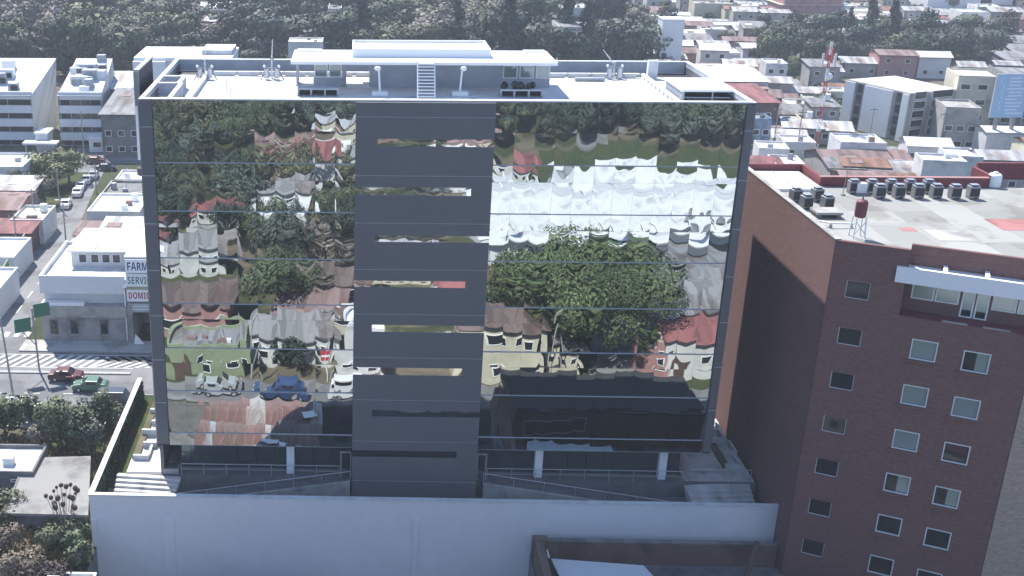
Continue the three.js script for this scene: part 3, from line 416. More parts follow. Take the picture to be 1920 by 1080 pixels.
function house(name, label, { x, z, w, d, h, turn = 0, roof = 'flat', rise = 1.2, rm = M.roofWhite, wm = M.white, face = 1, wins = 2, door = false, group, tank = false, y = G, cat = 'house', wh = 1.1, ww = 1.2, storey = 0 }) {
  const o = thing(name, label, cat, [x, y, z], turn, group);
  part(o, 'wall', B(w, h, d), wm);
  if (roof === 'flat') {
    const p = .4; part(o, 'roof', B(w - .4, .06, d - .4, 0, h + .002), rm);
    part(o, 'parapet', [BX(-w / 2, w / 2, h, h + p, d / 2 - .2, d / 2), BX(-w / 2, w / 2, h, h + p, -d / 2, -d / 2 + .2), BX(-w / 2, -w / 2 + .2, h, h + p, -d / 2 + .2, d / 2 - .2), BX(w / 2 - .2, w / 2, h, h + p, -d / 2 + .2, d / 2 - .2)], wm);
  } else part(o, 'roof', roof === 'gable' ? gable(w, d, h, rise) : roof === 'shed' ? shed(w, d, h, rise) : hip(w, d, h, rise), rm);
  if (tank) { part(o, 'water_tank', new THREE.CylinderGeometry(.55, .6, 1.1, 10).translate(w * .25, h + .65 + (roof === 'flat' ? 0 : rise), -d * .2), tank === 2 ? M.black : M.whitePure); }
  if (roof === 'flat') { const n = Math.floor(hq() * 3.5); for (let i = 0; i < n; i++) part(o, 'roof_box', clutter[Math.floor(hq() * 4)], [M.blind, M.concreteDark, M.rust, M.steel][Math.floor(hq() * 4)]).position.set((hq() - .5) * w * .65, h + .065, (hq() - .5) * d * .65); }
  else if (hq() < .55) { const k = part(o, 'patch_sheet', B(1.1 + hq(), .03, 1.6), hq() < .5 ? M.whitePure : M.rust), s = roof === 'shed' ? -rise / d : -rise / (d / 2) * (hq() < .5 ? 1 : -1); const zz = d * .25; if (roof === 'gable') { const sg = hq() < .5 ? 1 : -1; k.position.set((hq() - .5) * w * .6, h + rise * .5 + .05, sg * zz); k.rotation.x = sg * Math.atan(rise / (d / 2)); } else if (roof === 'shed') { k.position.set((hq() - .5) * w * .6, h + rise * .5 + .05, 0); k.rotation.x = Math.atan(rise / (d + .8)); } else o.remove(k); }
  const rowsN = Math.max(1, storey || Math.floor(h / 2.9));
  for (let r = 0; r < rowsN; r++) for (let i = 0; i < wins; i++) { const wx = -w / 2 + w * (i + .5) / wins; if (door && r === 0 && i === 0) { const dd = part(o, 'door', B(1.0, 2.1, .07), M.woodBrown); dd.position.set(wx, .02, face * (d / 2 + .02)); dd.rotation.y = face < 0 ? Math.PI : 0; continue; } windowOn(o, wx, r * 2.9 + 1.0, face * (d / 2 + .003), Math.min(ww, w / wins * .7), Math.min(wh, h - 1.3), face < 0 ? Math.PI : 0); }
  return o;
}
// cars
function carProfile(van) {
  const s = new THREE.Shape(), L = van ? [[-2.1, .35], [-2.15, .8], [-2.05, 1.75], [-1.8, 1.9], [1.0, 1.9], [1.45, 1.2], [2.1, 1.0], [2.15, .35]] : [[-2.0, .32], [-2.03, .78], [-1.85, .95], [-1.35, 1.0], [-.95, 1.36], [.35, 1.38], [.95, .98], [1.85, .82], [2.02, .6], [2.0, .32]];
  L.forEach((p, i) => i ? s.lineTo(...p) : s.moveTo(...p)); s.closePath(); return s;
}
const carKinds = {};
function makeCar(paint, van, name, label, cat, group) {
  const o = thing(name, label, cat, [0, 0, 0], 0, group);
  const geo = carKinds[van ? 'v' : 'c'] ??= { body: new THREE.ExtrudeGeometry(carProfile(van), { depth: 1.42, bevelEnabled: true, bevelSize: .1, bevelThickness: .12, bevelSegments: 2 }).translate(0, 0, -.71),
    glass: van ? mergeGeometries([BX(-1.9, .95, 1.25, 1.72, -.845, .845), B(.06, .55, 1.4, -2.16, 1.2), cyl(.03, .03, [1.28, 1.5, 0], [1.3, 1.52, 0], 4)].map(g => g.toNonIndexed())) : mergeGeometries([BX(-.85, .3, 1.03, 1.30, -.842, .842), B(.9, .05, 1.3).rotateZ(-.58).translate(.78, 1.17, 0), B(.62, .05, 1.3).rotateZ(.75).translate(-1.22, 1.22, 0)].map(g => g.toNonIndexed())),
    tyre: new THREE.CylinderGeometry(.33, .33, .22, 16).rotateX(Math.PI / 2), rim: new THREE.CylinderGeometry(.19, .19, .235, 10).rotateX(Math.PI / 2), light: B(.06, .14, .34) };
  part(o, 'body', geo.body, paint); part(o, 'windows', geo.glass, M.glass);
  for (const [wx, wz] of [[-1.25, .74], [1.28, .74], [-1.25, -.74], [1.28, -.74]]) { const w = part(o, 'wheel', geo.tyre, M.tyre); w.position.set(wx, .33, wz); part(w, 'rim', geo.rim, M.rail); }
  for (const s of [-1, 1]) { const l = part(o, 'headlight', geo.light, M.blind); l.position.set(2.1, .58, s * .55); const r = part(o, 'tail_light', geo.light, M.red); r.position.set(-2.12, .68, s * .55); }
  return o;
}
const paint = (r, g, b) => new THREE.MeshPhysicalMaterial({ color: new THREE.Color().setRGB(r, g, b), roughness: .35, metalness: .1, clearcoat: .8, clearcoatRoughness: .1 });
const P = { white: paint(.72, .73, .75), silver: paint(.38, .40, .42), black: paint(.02, .022, .028), green: paint(.07, .16, .11), maroon: paint(.10, .025, .03), blue: paint(.03, .06, .16), navy: paint(.02, .03, .06), red: paint(.4, .03, .04) };
function car(p, turn, pt, label, { van = false, group, scale = .86, name } = {}) { const o = makeCar(pt, van, name ?? (van ? 'delivery_van' : 'parked_car'), label, van ? 'van' : 'car', group); o.position.set(p.x, p.y + .015, p.z); o.rotation.y = turn; o.scale.setScalar(scale); return o; }
// poles
function pole(p, h, label, { arm = 0, cross = false, lean = 0, name = 'utility_pole' } = {}) {
  const o = thing(name, label, 'pole', [p.x, p.y, p.z]); part(o, 'post', cyl(.13, .08, [0, 0, 0], [lean, h, 0], 8), M.concrete);
  if (cross) { part(o, 'cross_arm', B(1.7, .1, .1, lean, h - .6), M.woodBrown); for (const s of [-.7, 0, .7]) part(o, 'insulator', cyl(.05, .03, [lean + s, h - .5, 0], [lean + s, h - .3, 0], 6), M.whitePure); }
  if (arm) { part(o, 'lamp_arm', cyl(.04, .035, [lean, h - .2, 0], [lean + arm, h + .25, 0], 6), M.steel); part(o, 'lamp_head', B(.6, .12, .25, lean + arm * 1.15, h + .2), M.rail); }
  return o;
}
function cable(a, b, sag, label) { const m = a.clone().add(b).multiplyScalar(.5); m.y -= sag; const o = thing('overhead_cable', label, 'cable', [0, 0, 0]); part(o, 'wire', new THREE.TubeGeometry(new THREE.QuadraticBezierCurve3(a, m, b), 14, .022, 4), M.black); return o; }
// foliage: many leaf clumps through the volume of several lobes
function crownGeo(seed, lobes, n, leaf, col, spread = .35) {
  const r = rng(seed), pos = new Float32Array(n * 12), nor = new Float32Array(n * 12), cl = new Float32Array(n * 12), idx = [];
  let tot = 0; const cum = lobes.map(l => tot += Math.pow(l[3] * l[4] * l[5], .67));
  const tone = lobes.map(() => .75 + .5 * r());
  for (let i = 0; i < n; i++) {
    const q = r() * tot, k = cum.findIndex(c => c >= q), L = lobes[k]; let a = r() * 6.2832, z = 2 * r() - 1, s = Math.sqrt(1 - z * z); const rad = Math.cbrt(.22 + .78 * r()) * (.9 + .2 * r());
    const dir = V(s * Math.cos(a), z, s * Math.sin(a)), c = V(L[0] + dir.x * L[3] * rad, L[1] + dir.y * L[4] * rad, L[2] + dir.z * L[5] * rad);
    const N = V(dir.x + (r() - .5) * 1.7, dir.y + .35 + (r() - .5) * 1.5, dir.z + (r() - .5) * 1.7).normalize(), t = V(r() - .5, r() - .5, r() - .5).cross(N).normalize(), b = N.clone().cross(t), S = dir.clone().multiplyScalar(1.1).add(N.clone().multiplyScalar(.7)).normalize(), w = leaf * (.55 + .8 * r()), h = w * (.55 + .5 * r());
    const cs = [[-w, 0], [0, -h], [w, 0], [0, h]], f = tone[k] * (.6 + .75 * r()), yel = r() * spread;
    for (let j = 0; j < 4; j++) { const o = i * 12 + j * 3, bend = j % 2 ? 0 : -.18 * w; pos[o] = c.x + t.x * cs[j][0] + b.x * cs[j][1] + N.x * bend; pos[o + 1] = c.y + t.y * cs[j][0] + b.y * cs[j][1] + N.y * bend; pos[o + 2] = c.z + t.z * cs[j][0] + b.z * cs[j][1] + N.z * bend; nor[o] = S.x; nor[o + 1] = S.y; nor[o + 2] = S.z; cl[o] = col[0] * f * (1 + yel); cl[o + 1] = col[1] * f; cl[o + 2] = col[2] * f; }
    const v = i * 4; idx.push(v, v + 1, v + 2, v, v + 2, v + 3);
  }
  const g = new THREE.BufferGeometry(); g.setAttribute('position', new THREE.BufferAttribute(pos, 3)); g.setAttribute('normal', new THREE.BufferAttribute(nor, 3)); g.setAttribute('color', new THREE.BufferAttribute(cl, 3)); g.setIndex(idx); return g;
}
function lobesFor(seed, R, H, n, base) { const r = rng(seed), L = []; for (let i = 0; i < n; i++) { const a = i * 2.4 + r(), q = R * (.15 + .55 * Math.sqrt((i + .4) / n)); const s = R * (.36 + .24 * r()); L.push([Math.cos(a) * q, base + H * (.25 + .6 * r() * (1 - .35 * q / R)), Math.sin(a) * q, s, s * (.65 + .3 * r()), s]); } return L; }
function trunkGeo(seed, h, r, lobes) { const q = rng(seed), g = [cyl(r * 1.25, r * .7, [0, 0, 0], [(q() - .5) * .3, h, (q() - .5) * .3], 7)]; for (const l of lobes.slice(0, 5)) g.push(cyl(r * .5, r * .15, [0, h * .85, 0], [l[0] * .75, l[1], l[2] * .75], 5)); return g; }
const COL = { mid: [.072, .105, .050], dark: [.032, .052, .034], olive: [.108, .126, .070], dry: [.19, .175, .145], blue: [.062, .088, .068], lime: [.125, .155, .065], brown: [.15, .128, .092] };
const protos = {};
function treeProto(kind, variant, far = true) {
  const key = kind + variant + far; if (protos[key]) return protos[key];
  const seed = 100 + variant * 31 + kind.length * 7, n = far === 2 ? 3200 : far ? 2300 : 5200; let L, H = 6, name = 'broadleaf_tree';
  if (kind === 'tall') { L = []; const r = rng(seed); for (let i = 0; i < 7; i++) { const f = i / 6; L.push([(r() - .5) * 1, 2 + f * 11, (r() - .5) * 1, 2.5 * (1 - f * .7), 2.0, 2.5 * (1 - f * .7)]); } name = 'conifer_tree'; }
  else L = lobesFor(seed, 5, 7, 9 + variant % 4, 2.6);
  const c = kind === 'tall' ? COL.dark : COL[kind];
  const o = new THREE.Group(); o.name = name; part(o, 'trunk', trunkGeo(seed, 4, .3, L), M.trunk); part(o, 'crown', crownGeo(seed + 5, L, n, far === 2 ? .24 : far ? .32 : .2, c, kind === 'dry' ? .08 : .22), M.leaf);
  return protos[key] = o;
}
function tree(kind, variant, p, s, label, group, far = true) {
  const pr = treeProto(kind, variant, far), o = pr.clone(); o.name = numbered(pr.name); scene.add(o); o.userData = {}; tag(o, label, 'tree', group); o.position.copy(p); o.scale.set(s * (.9 + .2 * R0()), s * (.85 + .3 * R0()), s * (.9 + .2 * R0())); o.rotation.y = R0() * 6.28; return o;
}
function bush(p, rx, ry, n, leaf, col, label, cat = 'shrub', name = 'garden_shrub', seed = 1, stems = true) {
  const o = thing(name, label, cat, [p.x, p.y, p.z]), q = rng(seed * 77), L = []; for (let i = 0; i < 6; i++) L.push([(q() - .5) * rx * 1.2, ry * (.5 + .35 * q()), (q() - .5) * rx * 1.2, rx * (.4 + .25 * q()), ry * (.35 + .2 * q()), rx * (.4 + .25 * q())]);
  part(o, 'foliage', crownGeo(seed, L, n, leaf, col, .15), M.leaf); if (stems) part(o, 'stem', L.slice(0, 4).map(l => cyl(.06, .02, [0, 0, 0], [l[0], l[1], l[2]], 5)), M.trunk); return o;
}
// ------------------------------------------------------------------ left side: pharmacy corner, side street, apartment blocks
function hroof(name, label, [l, r, top, bot], lv, o = {}) {       // a house measured by the outline of its roof at height lv
  const a = at(l, bot, lv), b = at(r, bot, lv), c = at((l + r) / 2, top, lv), g = o.mirrored ? -1 : 1, z0 = c.z, z1 = (a.z + b.z) / 2;
  return house(name, label, { x: (a.x + b.x) / 2, z: g * (z0 + z1) / 2, w: Math.abs(b.x - a.x), d: Math.abs(z1 - z0), h: lv - G - (o.rise && o.roof !== 'flat' ? 0 : .4), face: g, ...o });
}
function letters(lines, w, h, bg, cols, fs) {
  const c = document.createElement('canvas'); c.width = 512; c.height = Math.round(512 * h / w); const x = c.getContext('2d'); x.fillStyle = bg; x.fillRect(0, 0, c.width, c.height);
  lines.forEach((s, i) => { x.fillStyle = cols[i]; x.font = 'bold ' + fs + 'px sans-serif'; x.textBaseline = 'middle'; x.fillText(s, 14, c.height * (i + .5) / lines.length); });
  const t = new THREE.CanvasTexture(c); t.colorSpace = THREE.SRGBColorSpace; return t;
}
{
  const t = thing('pharmacy', 'white corner pharmacy with grey ground floor and three dark barred windows', 'building', [0, 0, 0]);
  part(t, 'ground_floor_wall', BX(-41.6, -32.0, G, -.95, -50, -37.3), M.greyWall); part(t, 'canopy', BX(-41.7, -31.9, -.945, .35, -50, -36.75), M.concrete); part(t, 'white_ledge', BX(-41.4, -36.6, .355, .75, -37.8, -36.9), M.whitePure);
  part(t, 'upper_wall', BX(-41.3, -32.0, .36, 1.75, -50, -38), M.wallWhite); part(t, 'band', BX(-41.5, -31.9, 1.755, 3.3, -50, -37.2), M.wallWhite);
  part(t, 'parapet', [BX(-41.5, -31.9, 3.305, 3.85, -37.4, -37.2), BX(-41.5, -41.25, 3.305, 3.85, -50, -37.4), BX(-41.25, -38.9, 3.305, 3.7, -50, -49.8)], M.wallWhite); part(t, 'terrace', BX(-41.25, -32, 3.305, 3.33, -49.8, -37.4), M.roofWhite);
  part(t, 'roof_room', BX(-38.9, -32.2, 3.335, 5.15, -50, -42), M.white); part(t, 'roof', BX(-39.2, -31.9, 5.155, 5.35, -50.2, -41.5), M.whitePure); part(t, 'roof_ridge', BX(-36.2, -36.1, 5.355, 5.42, -50, -42), M.concrete);
  for (const x of [-37.6, -36.2, -34.9, -33.7]) windowOn(t, x, 3.75, -41.995, 1.0, 1.1, 0);
  for (const px of [102, 140, 196]) { const x = atz(px, 618, -37.3).x; windowOn(t, x, -3.15, -37.297, .95, 1.7, 0, M.glass, M.concreteDark); part(t, 'window_sill', B(1.1, .1, .25, x, -3.28, -37.18), M.concrete); }
  part(t, 'downpipe', cyl(.08, .08, [-31.95, G, -37.1], [-31.95, 2.6, -37.1], 8), M.whitePure); part(t, 'pipe_hood', B(.5, .4, .5, -31.9, 2.62, -37.1), M.whitePure);
  const s = thing('sign_building', 'tall shop front beside the pharmacy with stacked letter boards and dark garage', 'building', [0, 0, 0]);
  part(s, 'wall', [BX(-31.8, -23, .5, 6.0, -50, -37.4), BX(-31.8, -31.2, G, .5, -50, -37.0), BX(-23.6, -23, G, .5, -50, -37.4), BX(-31.2, -23.6, G, .5, -50, -43)], M.greyWall); part(s, 'roof', BX(-31.8, -23, 6.005, 6.2, -50, -37.2), M.whitePure); part(s, 'lintel_panel', BX(-31.6, -24, -.35, .7, -37.4, -37.1), M.greyBlue);
  const sg = (y0, y1, txt, bg, col, n) => part(s, 'letter_board', BX(-31.7, -27.2, y0, y1, -37.1, -36.95), M.whitePure) && part(s, 'lettering', new THREE.PlaneGeometry(4.4, y1 - y0 - .1).translate(-29.45, (y0 + y1) / 2, -36.94), new THREE.MeshStandardMaterial({ map: letters([txt], 6.4, y1 - y0 - .1, bg, [col], n), roughness: .6 }));
  sg(4.35, 5.95, 'FARMACIA', '#e9edf2', '#1d3a6b', 104); sg(2.75, 4.25, 'SERVICIO', '#dfe7e6', '#4a6a78', 92); sg(1.0, 2.4, 'DOMICILIO', '#e6e2e4', '#8a1d3a', 84); part(s, 'yellow_band', BX(-31.7, -27.2, 2.45, 2.7, -37.1, -36.95), M.yellowWall);
  for (const y of [-.05, .3]) part(s, 'name_strip', BX(-31.5, -26, y, y + .14, -37.08, -37.04), M.blind);
  const cone = thing('pavement_board', 'small white triangular board standing at the pavement edge by the garage', 'board', [at(260, 648).x, G + .12, at(260, 648).z]); part(cone, 'panel', polyGeo([[[-.5, 0, .1], [.7, 0, .1], [-.3, 1.3, 0]], [[-.5, 0, -.1], [-.3, 1.3, 0], [.7, 0, -.1]], [[-.5, 0, .1], [-.3, 1.3, 0], [-.5, 0, -.1]], [[.7, 0, .1], [.7, 0, -.1], [-.3, 1.3, 0]]]), M.whitePure); part(cone, 'foot', B(1.4, .1, .4), M.concrete);
}
hroof('flat_roof_house', 'white flat roofed house with L shaped roof wall behind the pharmacy', [162, 262, 362, 396], 0, { wm: M.white, rm: M.whitePure, wins: 3, tank: true });
hroof('lean_to_shed', 'zinc and cream sheet roofed shed behind the pharmacy', [186, 262, 413, 438], -.4, { roof: 'shed', rise: .5, rm: M.zinc, wm: M.greenWall, wins: 2 });
hroof('tin_shed', 'small rusty red tin shed at the street edge', [140, 188, 420, 440], -1, { roof: 'shed', rise: .4, rm: M.rust, wm: M.brownWall, wins: 1 });
hroof('workshop', 'grey zinc roofed workshop directly behind the pharmacy roof', [128, 202, 442, 472], -.8, { roof: 'gable', rise: .5, rm: M.zinc, wm: M.greyWall, wins: 2 });
hroof('grey_store', 'grey concrete store with open top beside the side street', [190, 265, 338, 362], -.5, { wm: M.concrete, rm: M.concreteDark, wins: 2 });
hroof('white_store', 'white roofed store at the far end of the side street', [215, 268, 318, 336], -1, { wm: M.white, rm: M.whitePure, wins: 1, tank: 2 });
hroof('plain_house', 'pale grey house partly hidden by the tower edge', [246, 300, 440, 478], -.2, { wm: M.wallWhite, rm: M.concrete, wins: 1 });
for (const [lab, box, lv, o] of [
  ['white two level house with blue parapet at the left frame edge', [-40, 42, 286, 312], 1, { rm: M.whitePure, wins: 3 }],
  ['zinc roofed house below the grassy lot', [-30, 62, 336, 356], -.2, { roof: 'shed', rise: .6, rm: M.zinc, wm: M.greyWall }],
  ['pinkish tin roofed house on the left side of the street', [-40, 32, 360, 392], -.3, { roof: 'gable', rise: .6, rm: M.rust, wm: M.pinkWall }],
  ['cream flat roofed house on the left side of the street', [18, 80, 384, 412], -.4, { rm: M.cream, wm: M.white, tank: true }],
  ['maroon tin roofed yard with divided bays', [-40, 55, 414, 436], -.8, { roof: 'shed', rise: .3, rm: M.roofRed, wm: M.brownWall }],
  ['white roofed corner shop with grey street wall', [-40, 26, 444, 482], -.6, { rm: M.whitePure, wm: M.wallWhite }],
  ['pale blue house at the lower left street side', [-60, -4, 500, 545], -.4, { rm: M.roofWhite, wm: M.wallWhite }]]) hroof('street_house', lab, box, lv, { wins: 2, ...o });
{ const w = thing('street_wall', 'long grey street wall with dark doors on the left of the side street', 'wall', [0, 0, 0]); for (let k = 0; k < 8; k++) { const p = at(92 - k * 13, 420 + k * 22), q = at(92 - (k + 1) * 13 + 1, 420 + (k + 1) * 22), g = cyl(1, 1, [p.x, 0, p.z], [q.x, 0, q.z], 4), L = p.distanceTo(q), a = Math.atan2(-(q.z - p.z), q.x - p.x); part(w, 'wall_bay', B(L - .05, 2.4 + .4 * (k % 3), .2).rotateY(a).translate((p.x + q.x) / 2 - .6, G, (p.z + q.z) / 2), [M.wallWhite, M.greenWall, M.greyWall, M.brownWall][k % 4]); part(w, 'gate', B(1.6, 2.0, .06).translate(0, 0, .14).rotateY(a + Math.PI).translate((p.x + q.x) / 2 - .6, G, (p.z + q.z) / 2), M.concreteDark); } }
{ // cars
  const st = Math.PI / 2 + .08, S = 'white car in the row parked along the grassy lot';
  for (const [px, py] of [[124, 388], [146, 366], [152, 354], [163, 342]]) car(at(px, py), st, P.white, S, { group: 'white cars along the lot' });
  car(at(176, 334), st, P.silver, 'grey car at the far end of the parked row by the lot'); car(at(46, 494), st, P.silver, 'silver car with dark side parked at the lower left kerb'); car(at(27, 520), st, P.white, 'white car parked behind the silver car at the kerb'); car(at(4, 553), st, P.white, 'white off-roader at the left frame edge', { van: true, scale: .8, name: 'off_road_car' });
  car(at(180, 306), 0, P.maroon, 'dark maroon car crossing the far street end'); car(at(200, 319), 0, P.navy, 'dark blue car below the maroon car at the far street end');
  car(at(125, 712), 0, P.maroon, 'dark maroon car on the avenue'); car(at(170, 731), Math.PI, P.green, 'green and white taxi on the avenue', { name: 'taxi' }); car(at(218, 760), 0, P.navy, 'dark navy van half hidden by the green boundary wall', { van: true }); car(at(42, 778), .1, P.white, 'white pickup van among the shrubs at left', { van: true });
  const mc = thing('parked_motorcycle', 'small motorcycle on the avenue beside the taxi', 'motorcycle', [at(136, 720).x, G, at(136, 720).z]); for (const s of [-.55, .55]) part(mc, 'wheel', new THREE.TorusGeometry(.27, .06, 6, 14).translate(s, .31, 0), M.tyre); part(mc, 'frame', [cyl(.06, .06, [-.55, .32, 0], [.15, .72, 0], 6), cyl(.05, .05, [.55, .32, 0], [.35, .95, 0], 6)], M.black); part(mc, 'tank', new THREE.SphereGeometry(.22, 10, 8).scale(1.3, .8, .8).translate(.1, .8, 0), P.red); part(mc, 'seat', B(.6, .1, .25, -.35, .74), M.black); part(mc, 'handlebar', cyl(.025, .025, [.36, .98, -.32], [.36, .98, .32], 6), M.steel);
}
{ // poles and road signs
  const g = at(74, 697), o = thing('road_sign', 'green direction boards on a dark post over the avenue', 'sign', [g.x, G + .1, g.z]); part(o, 'post', cyl(.12, .09, [0, 0, 0], [-.2, 7.2, 0], 8), M.steel); part(o, 'cross_beam', cyl(.06, .06, [-1.6, 5.2, .8], [1.4, 7.2, -.9], 6), M.steel);
  const pl = (x, y, z) => part(o, 'sign_board', B(1.7, 1.5, .08).rotateY(.55).translate(x, y, z), M.signGreen); pl(-1.1, 4.8, .75); pl(.7, 6.1, -.4);
  part(o, 'brace', cyl(.05, .05, [-.1, 3.0, 0], [-1.4, 5.0, .7], 6), M.steel);
  pole(at(25, 744), 8.6, 'slim leaning pole at the left edge of the avenue', { lean: -.5, name: 'street_pole' }); pole(at(125, 472), 7.2, 'lamp pole halfway up the side street', { arm: -.7, name: 'street_lamp' });
  pole(at(112, 392), 6.4, 'dark pole beside the grassy lot', { cross: true }); pole(at(158, 300), 9, 'slim pole before the apartment blocks', { cross: true }); pole(at(65, 428), 6, 'short pole by the cream house', { cross: true }); pole(at(33, 478), 6, 'pole by the white corner shop', { cross: true }); pole(at(181, 362), 5, 'thin pole at the right kerb of the side street');
}
{ const pts = [[33, 478, 6], [65, 428, 6], [112, 392, 6.4], [158, 300, 9]].map(([px, py, h]) => { const p = at(px, py); p.y = G + h - .3; return p; });
  for (const [i, w] of [[0, 'lowest'], [1, 'middle'], [2, 'upper']]) for (const s of [-.7, .7]) cable(pts[i].clone().add(V(s, 0, 0)), pts[i + 1].clone().add(V(s, 0, 0)), .7, (s < 0 ? 'left' : 'right') + ' cable of the ' + w + ' span along the side street poles');
}
{ // apartment blocks with sloping white terraces
  for (const [x0, x1, lab, skew] of [[-86, -67.6, 'white stepped apartment block cut by the left frame edge', .38], [-62.6, -54.4, 'white stepped apartment block with sloping terraces beside the warehouse roof', -.25]]) {
    const t = thing('apartment_block', lab, 'building', [0, 0, 0]), zf = -131, w = x1 - x0;
    part(t, 'wall', BX(x0 + .1, x1 - .1, G, 5.6, -146, zf - .6), M.greyWall);
    for (let k = 0; k < 4; k++) { part(t, 'balcony_band', BX(x0, x1, G + 1.3 + k * 2.55, G + 2.75 + k * 2.55, zf - .9, zf + .15 - k * .2), M.wallWhite); for (let i = 0; i < 4; i++) { const a = x0 + .3 + (w - .6) * i / 4; part(t, 'window', BX(a + .1, a + (w - .6) / 4 - .1, G + .25 + k * 2.55, G + 1.28 + k * 2.55, zf - .8, zf - .55), M.glass); } }
    const s = skew * 12, tr = [[[x0, 5.8, zf], [x1, 5.8, zf], [x1 + s * .25, 10.2, -147]], [[x0, 5.8, zf], [x1 + s * .25, 10.2, -147], [x0 + s * .25 + 1, 10.2, -147]], [[x0, 5.8, zf], [x0 + s * .25 + 1, 10.2, -147], [x0, G, -147]], [[x0, 5.8, zf], [x0, G, -147], [x0, G, zf]], [[x1, 5.8, zf], [x1, G, zf], [x1 + s * .25, 10.2, -147]], [[x1, G, zf], [x1, G, -147], [x1 + s * .25, 10.2, -147]], [[x0, G, -147], [x0 + s * .25 + 1, 10.2, -147], [x1 + s * .25, 10.2, -147]], [[x0, G, -147], [x1 + s * .25, 10.2, -147], [x1, G, -147]]];
    part(t, 'sloping_roof', polyGeo(tr, v => [v[0], v[2] + v[1]]), M.white); const q = rng(x1 * -7 | 0);
    for (let k = 0; k < 13; k++) { const f = .06 + .9 * q(), x = x0 + 1.2 + q() * (w - 3), z = zf - 16 * f, y = 5.8 + 4.4 * f; part(t, 'roof_box', B(1.2 + q() * 2.2, 1.0 + q() * 1.3, 1.3 + q(), x, y - .3, z), q() < .6 ? M.whitePure : M.greyBlue); if (k % 2) part(t, 'terrace_window', B(1.4, .9, .3, x + .4, y - .1, z + .9), M.glass); }
  }
  const m = thing('gate_block', 'small white gate house between the two apartment blocks', 'building', [-64.9, G, -128]); part(m, 'wall', B(2.2, 3.6, 4), M.white); part(m, 'roof', B(2.6, .25, 4.4, 0, 3.61), M.whitePure); part(m, 'canopy', B(6.4, .35, 2.4, .2, 2.1, 3.3), M.wallWhite); for (const s of [-2.5, 2.7]) part(m, 'post', B(.25, 2.08, .25, s, 0, 3.8), M.greyBlue);
  hroof('warehouse', 'grey warehouse with ribbed skylight roof beside the apartment block', [188, 262, 168, 214], 4.0, { roof: 'shed', rise: 2.2, rm: M.roofGrey, wm: M.concreteDark, wins: 3, cat: 'building' });
  const wh = hroof('ribbed_warehouse', 'pale ribbed warehouse roof rising behind the grey warehouse', [172, 268, 134, 166], 5.5, { roof: 'gable', rise: 1.8, rm: M.zinc, wm: M.greyWall, wins: 2, cat: 'building' });
  for (let k = 0; k < 5; k++) part(wh, 'skylight', B(9, .12, .6).rotateX(.22).translate(-1, 9.9 - k * .33, 1 + k * 1.35), M.whitePure);
  const b = at(262, 280), lw = thing('low_gallery', 'low white gallery building at the foot of the warehouse', 'building', [b.x - 3, G, b.z]); part(lw, 'wall', B(12, 2.6, 5), M.wallWhite); part(lw, 'roof', B(12.4, .2, 5.4, 0, 2.61), M.whitePure); for (let k = 0; k < 4; k++) windowOn(lw, -4.5 + k * 3, .9, 2.51, 1.6, 1.1, 0);
  const wb = thing('white_annex_block', 'long white flat roofed block showing behind the left tower parapet', 'building', [atz(352, 100, -60).x, G - (32.2 + G - atz(352, 100, -60).y), -60]); part(wb, 'wall', [B(11.6, 32.0, 8, 0, 0, 0)], M.wallWhite); part(wb, 'roof', [BX(-5.9, 5.9, 32.0, 32.35, -4.3, 4.3)], M.whitePure); part(wb, 'roof_room', BX(2, 5.7, 32.36, 32.9, -3, 2), M.white); part(wb, 'bay', BX(-5.9, -2.0, 20, 31.99, 4.0, 5.2), M.wallWhite);
  const ax = (px, py, X) => { const d = ray(px, py), t = (X - CAM.x) / d.x; return V(X, CAM.y + t * d.y, CAM.z + t * d.z); };
  const n = ax(255, 134, -23), f = ax(283, 119, -23), lb = thing('dark_screen', 'dark louvred screen standing off the left side of the tower roof', 'screen', [-23, 0, 0]); part(lb, 'panel', BX(-.12, .12, n.y - 2.6, n.y, f.z, n.z), M.black); part(lb, 'frame', [BX(-.2, .2, n.y + .005, n.y + .12, f.z, n.z), BX(-.2, .2, n.y - 2.6, n.y, n.z + .005, n.z + .15)], M.steel); for (let k = 0; k < 4; k++) part(lb, 'bracket', cyl(.07, .07, [.1, n.y - 2.3, n.z + (f.z - n.z) * (k + .5) / 4], [.98, n.y - 2.5, n.z + (f.z - n.z) * (k + .5) / 4], 6), M.steel); part(lb, 'mast', [BX(-.15, .15, G, n.y - 2.61, n.z - 1, n.z - .6), BX(-.15, .15, G, n.y - 2.61, f.z + .6, f.z + 1)], M.steel);
}
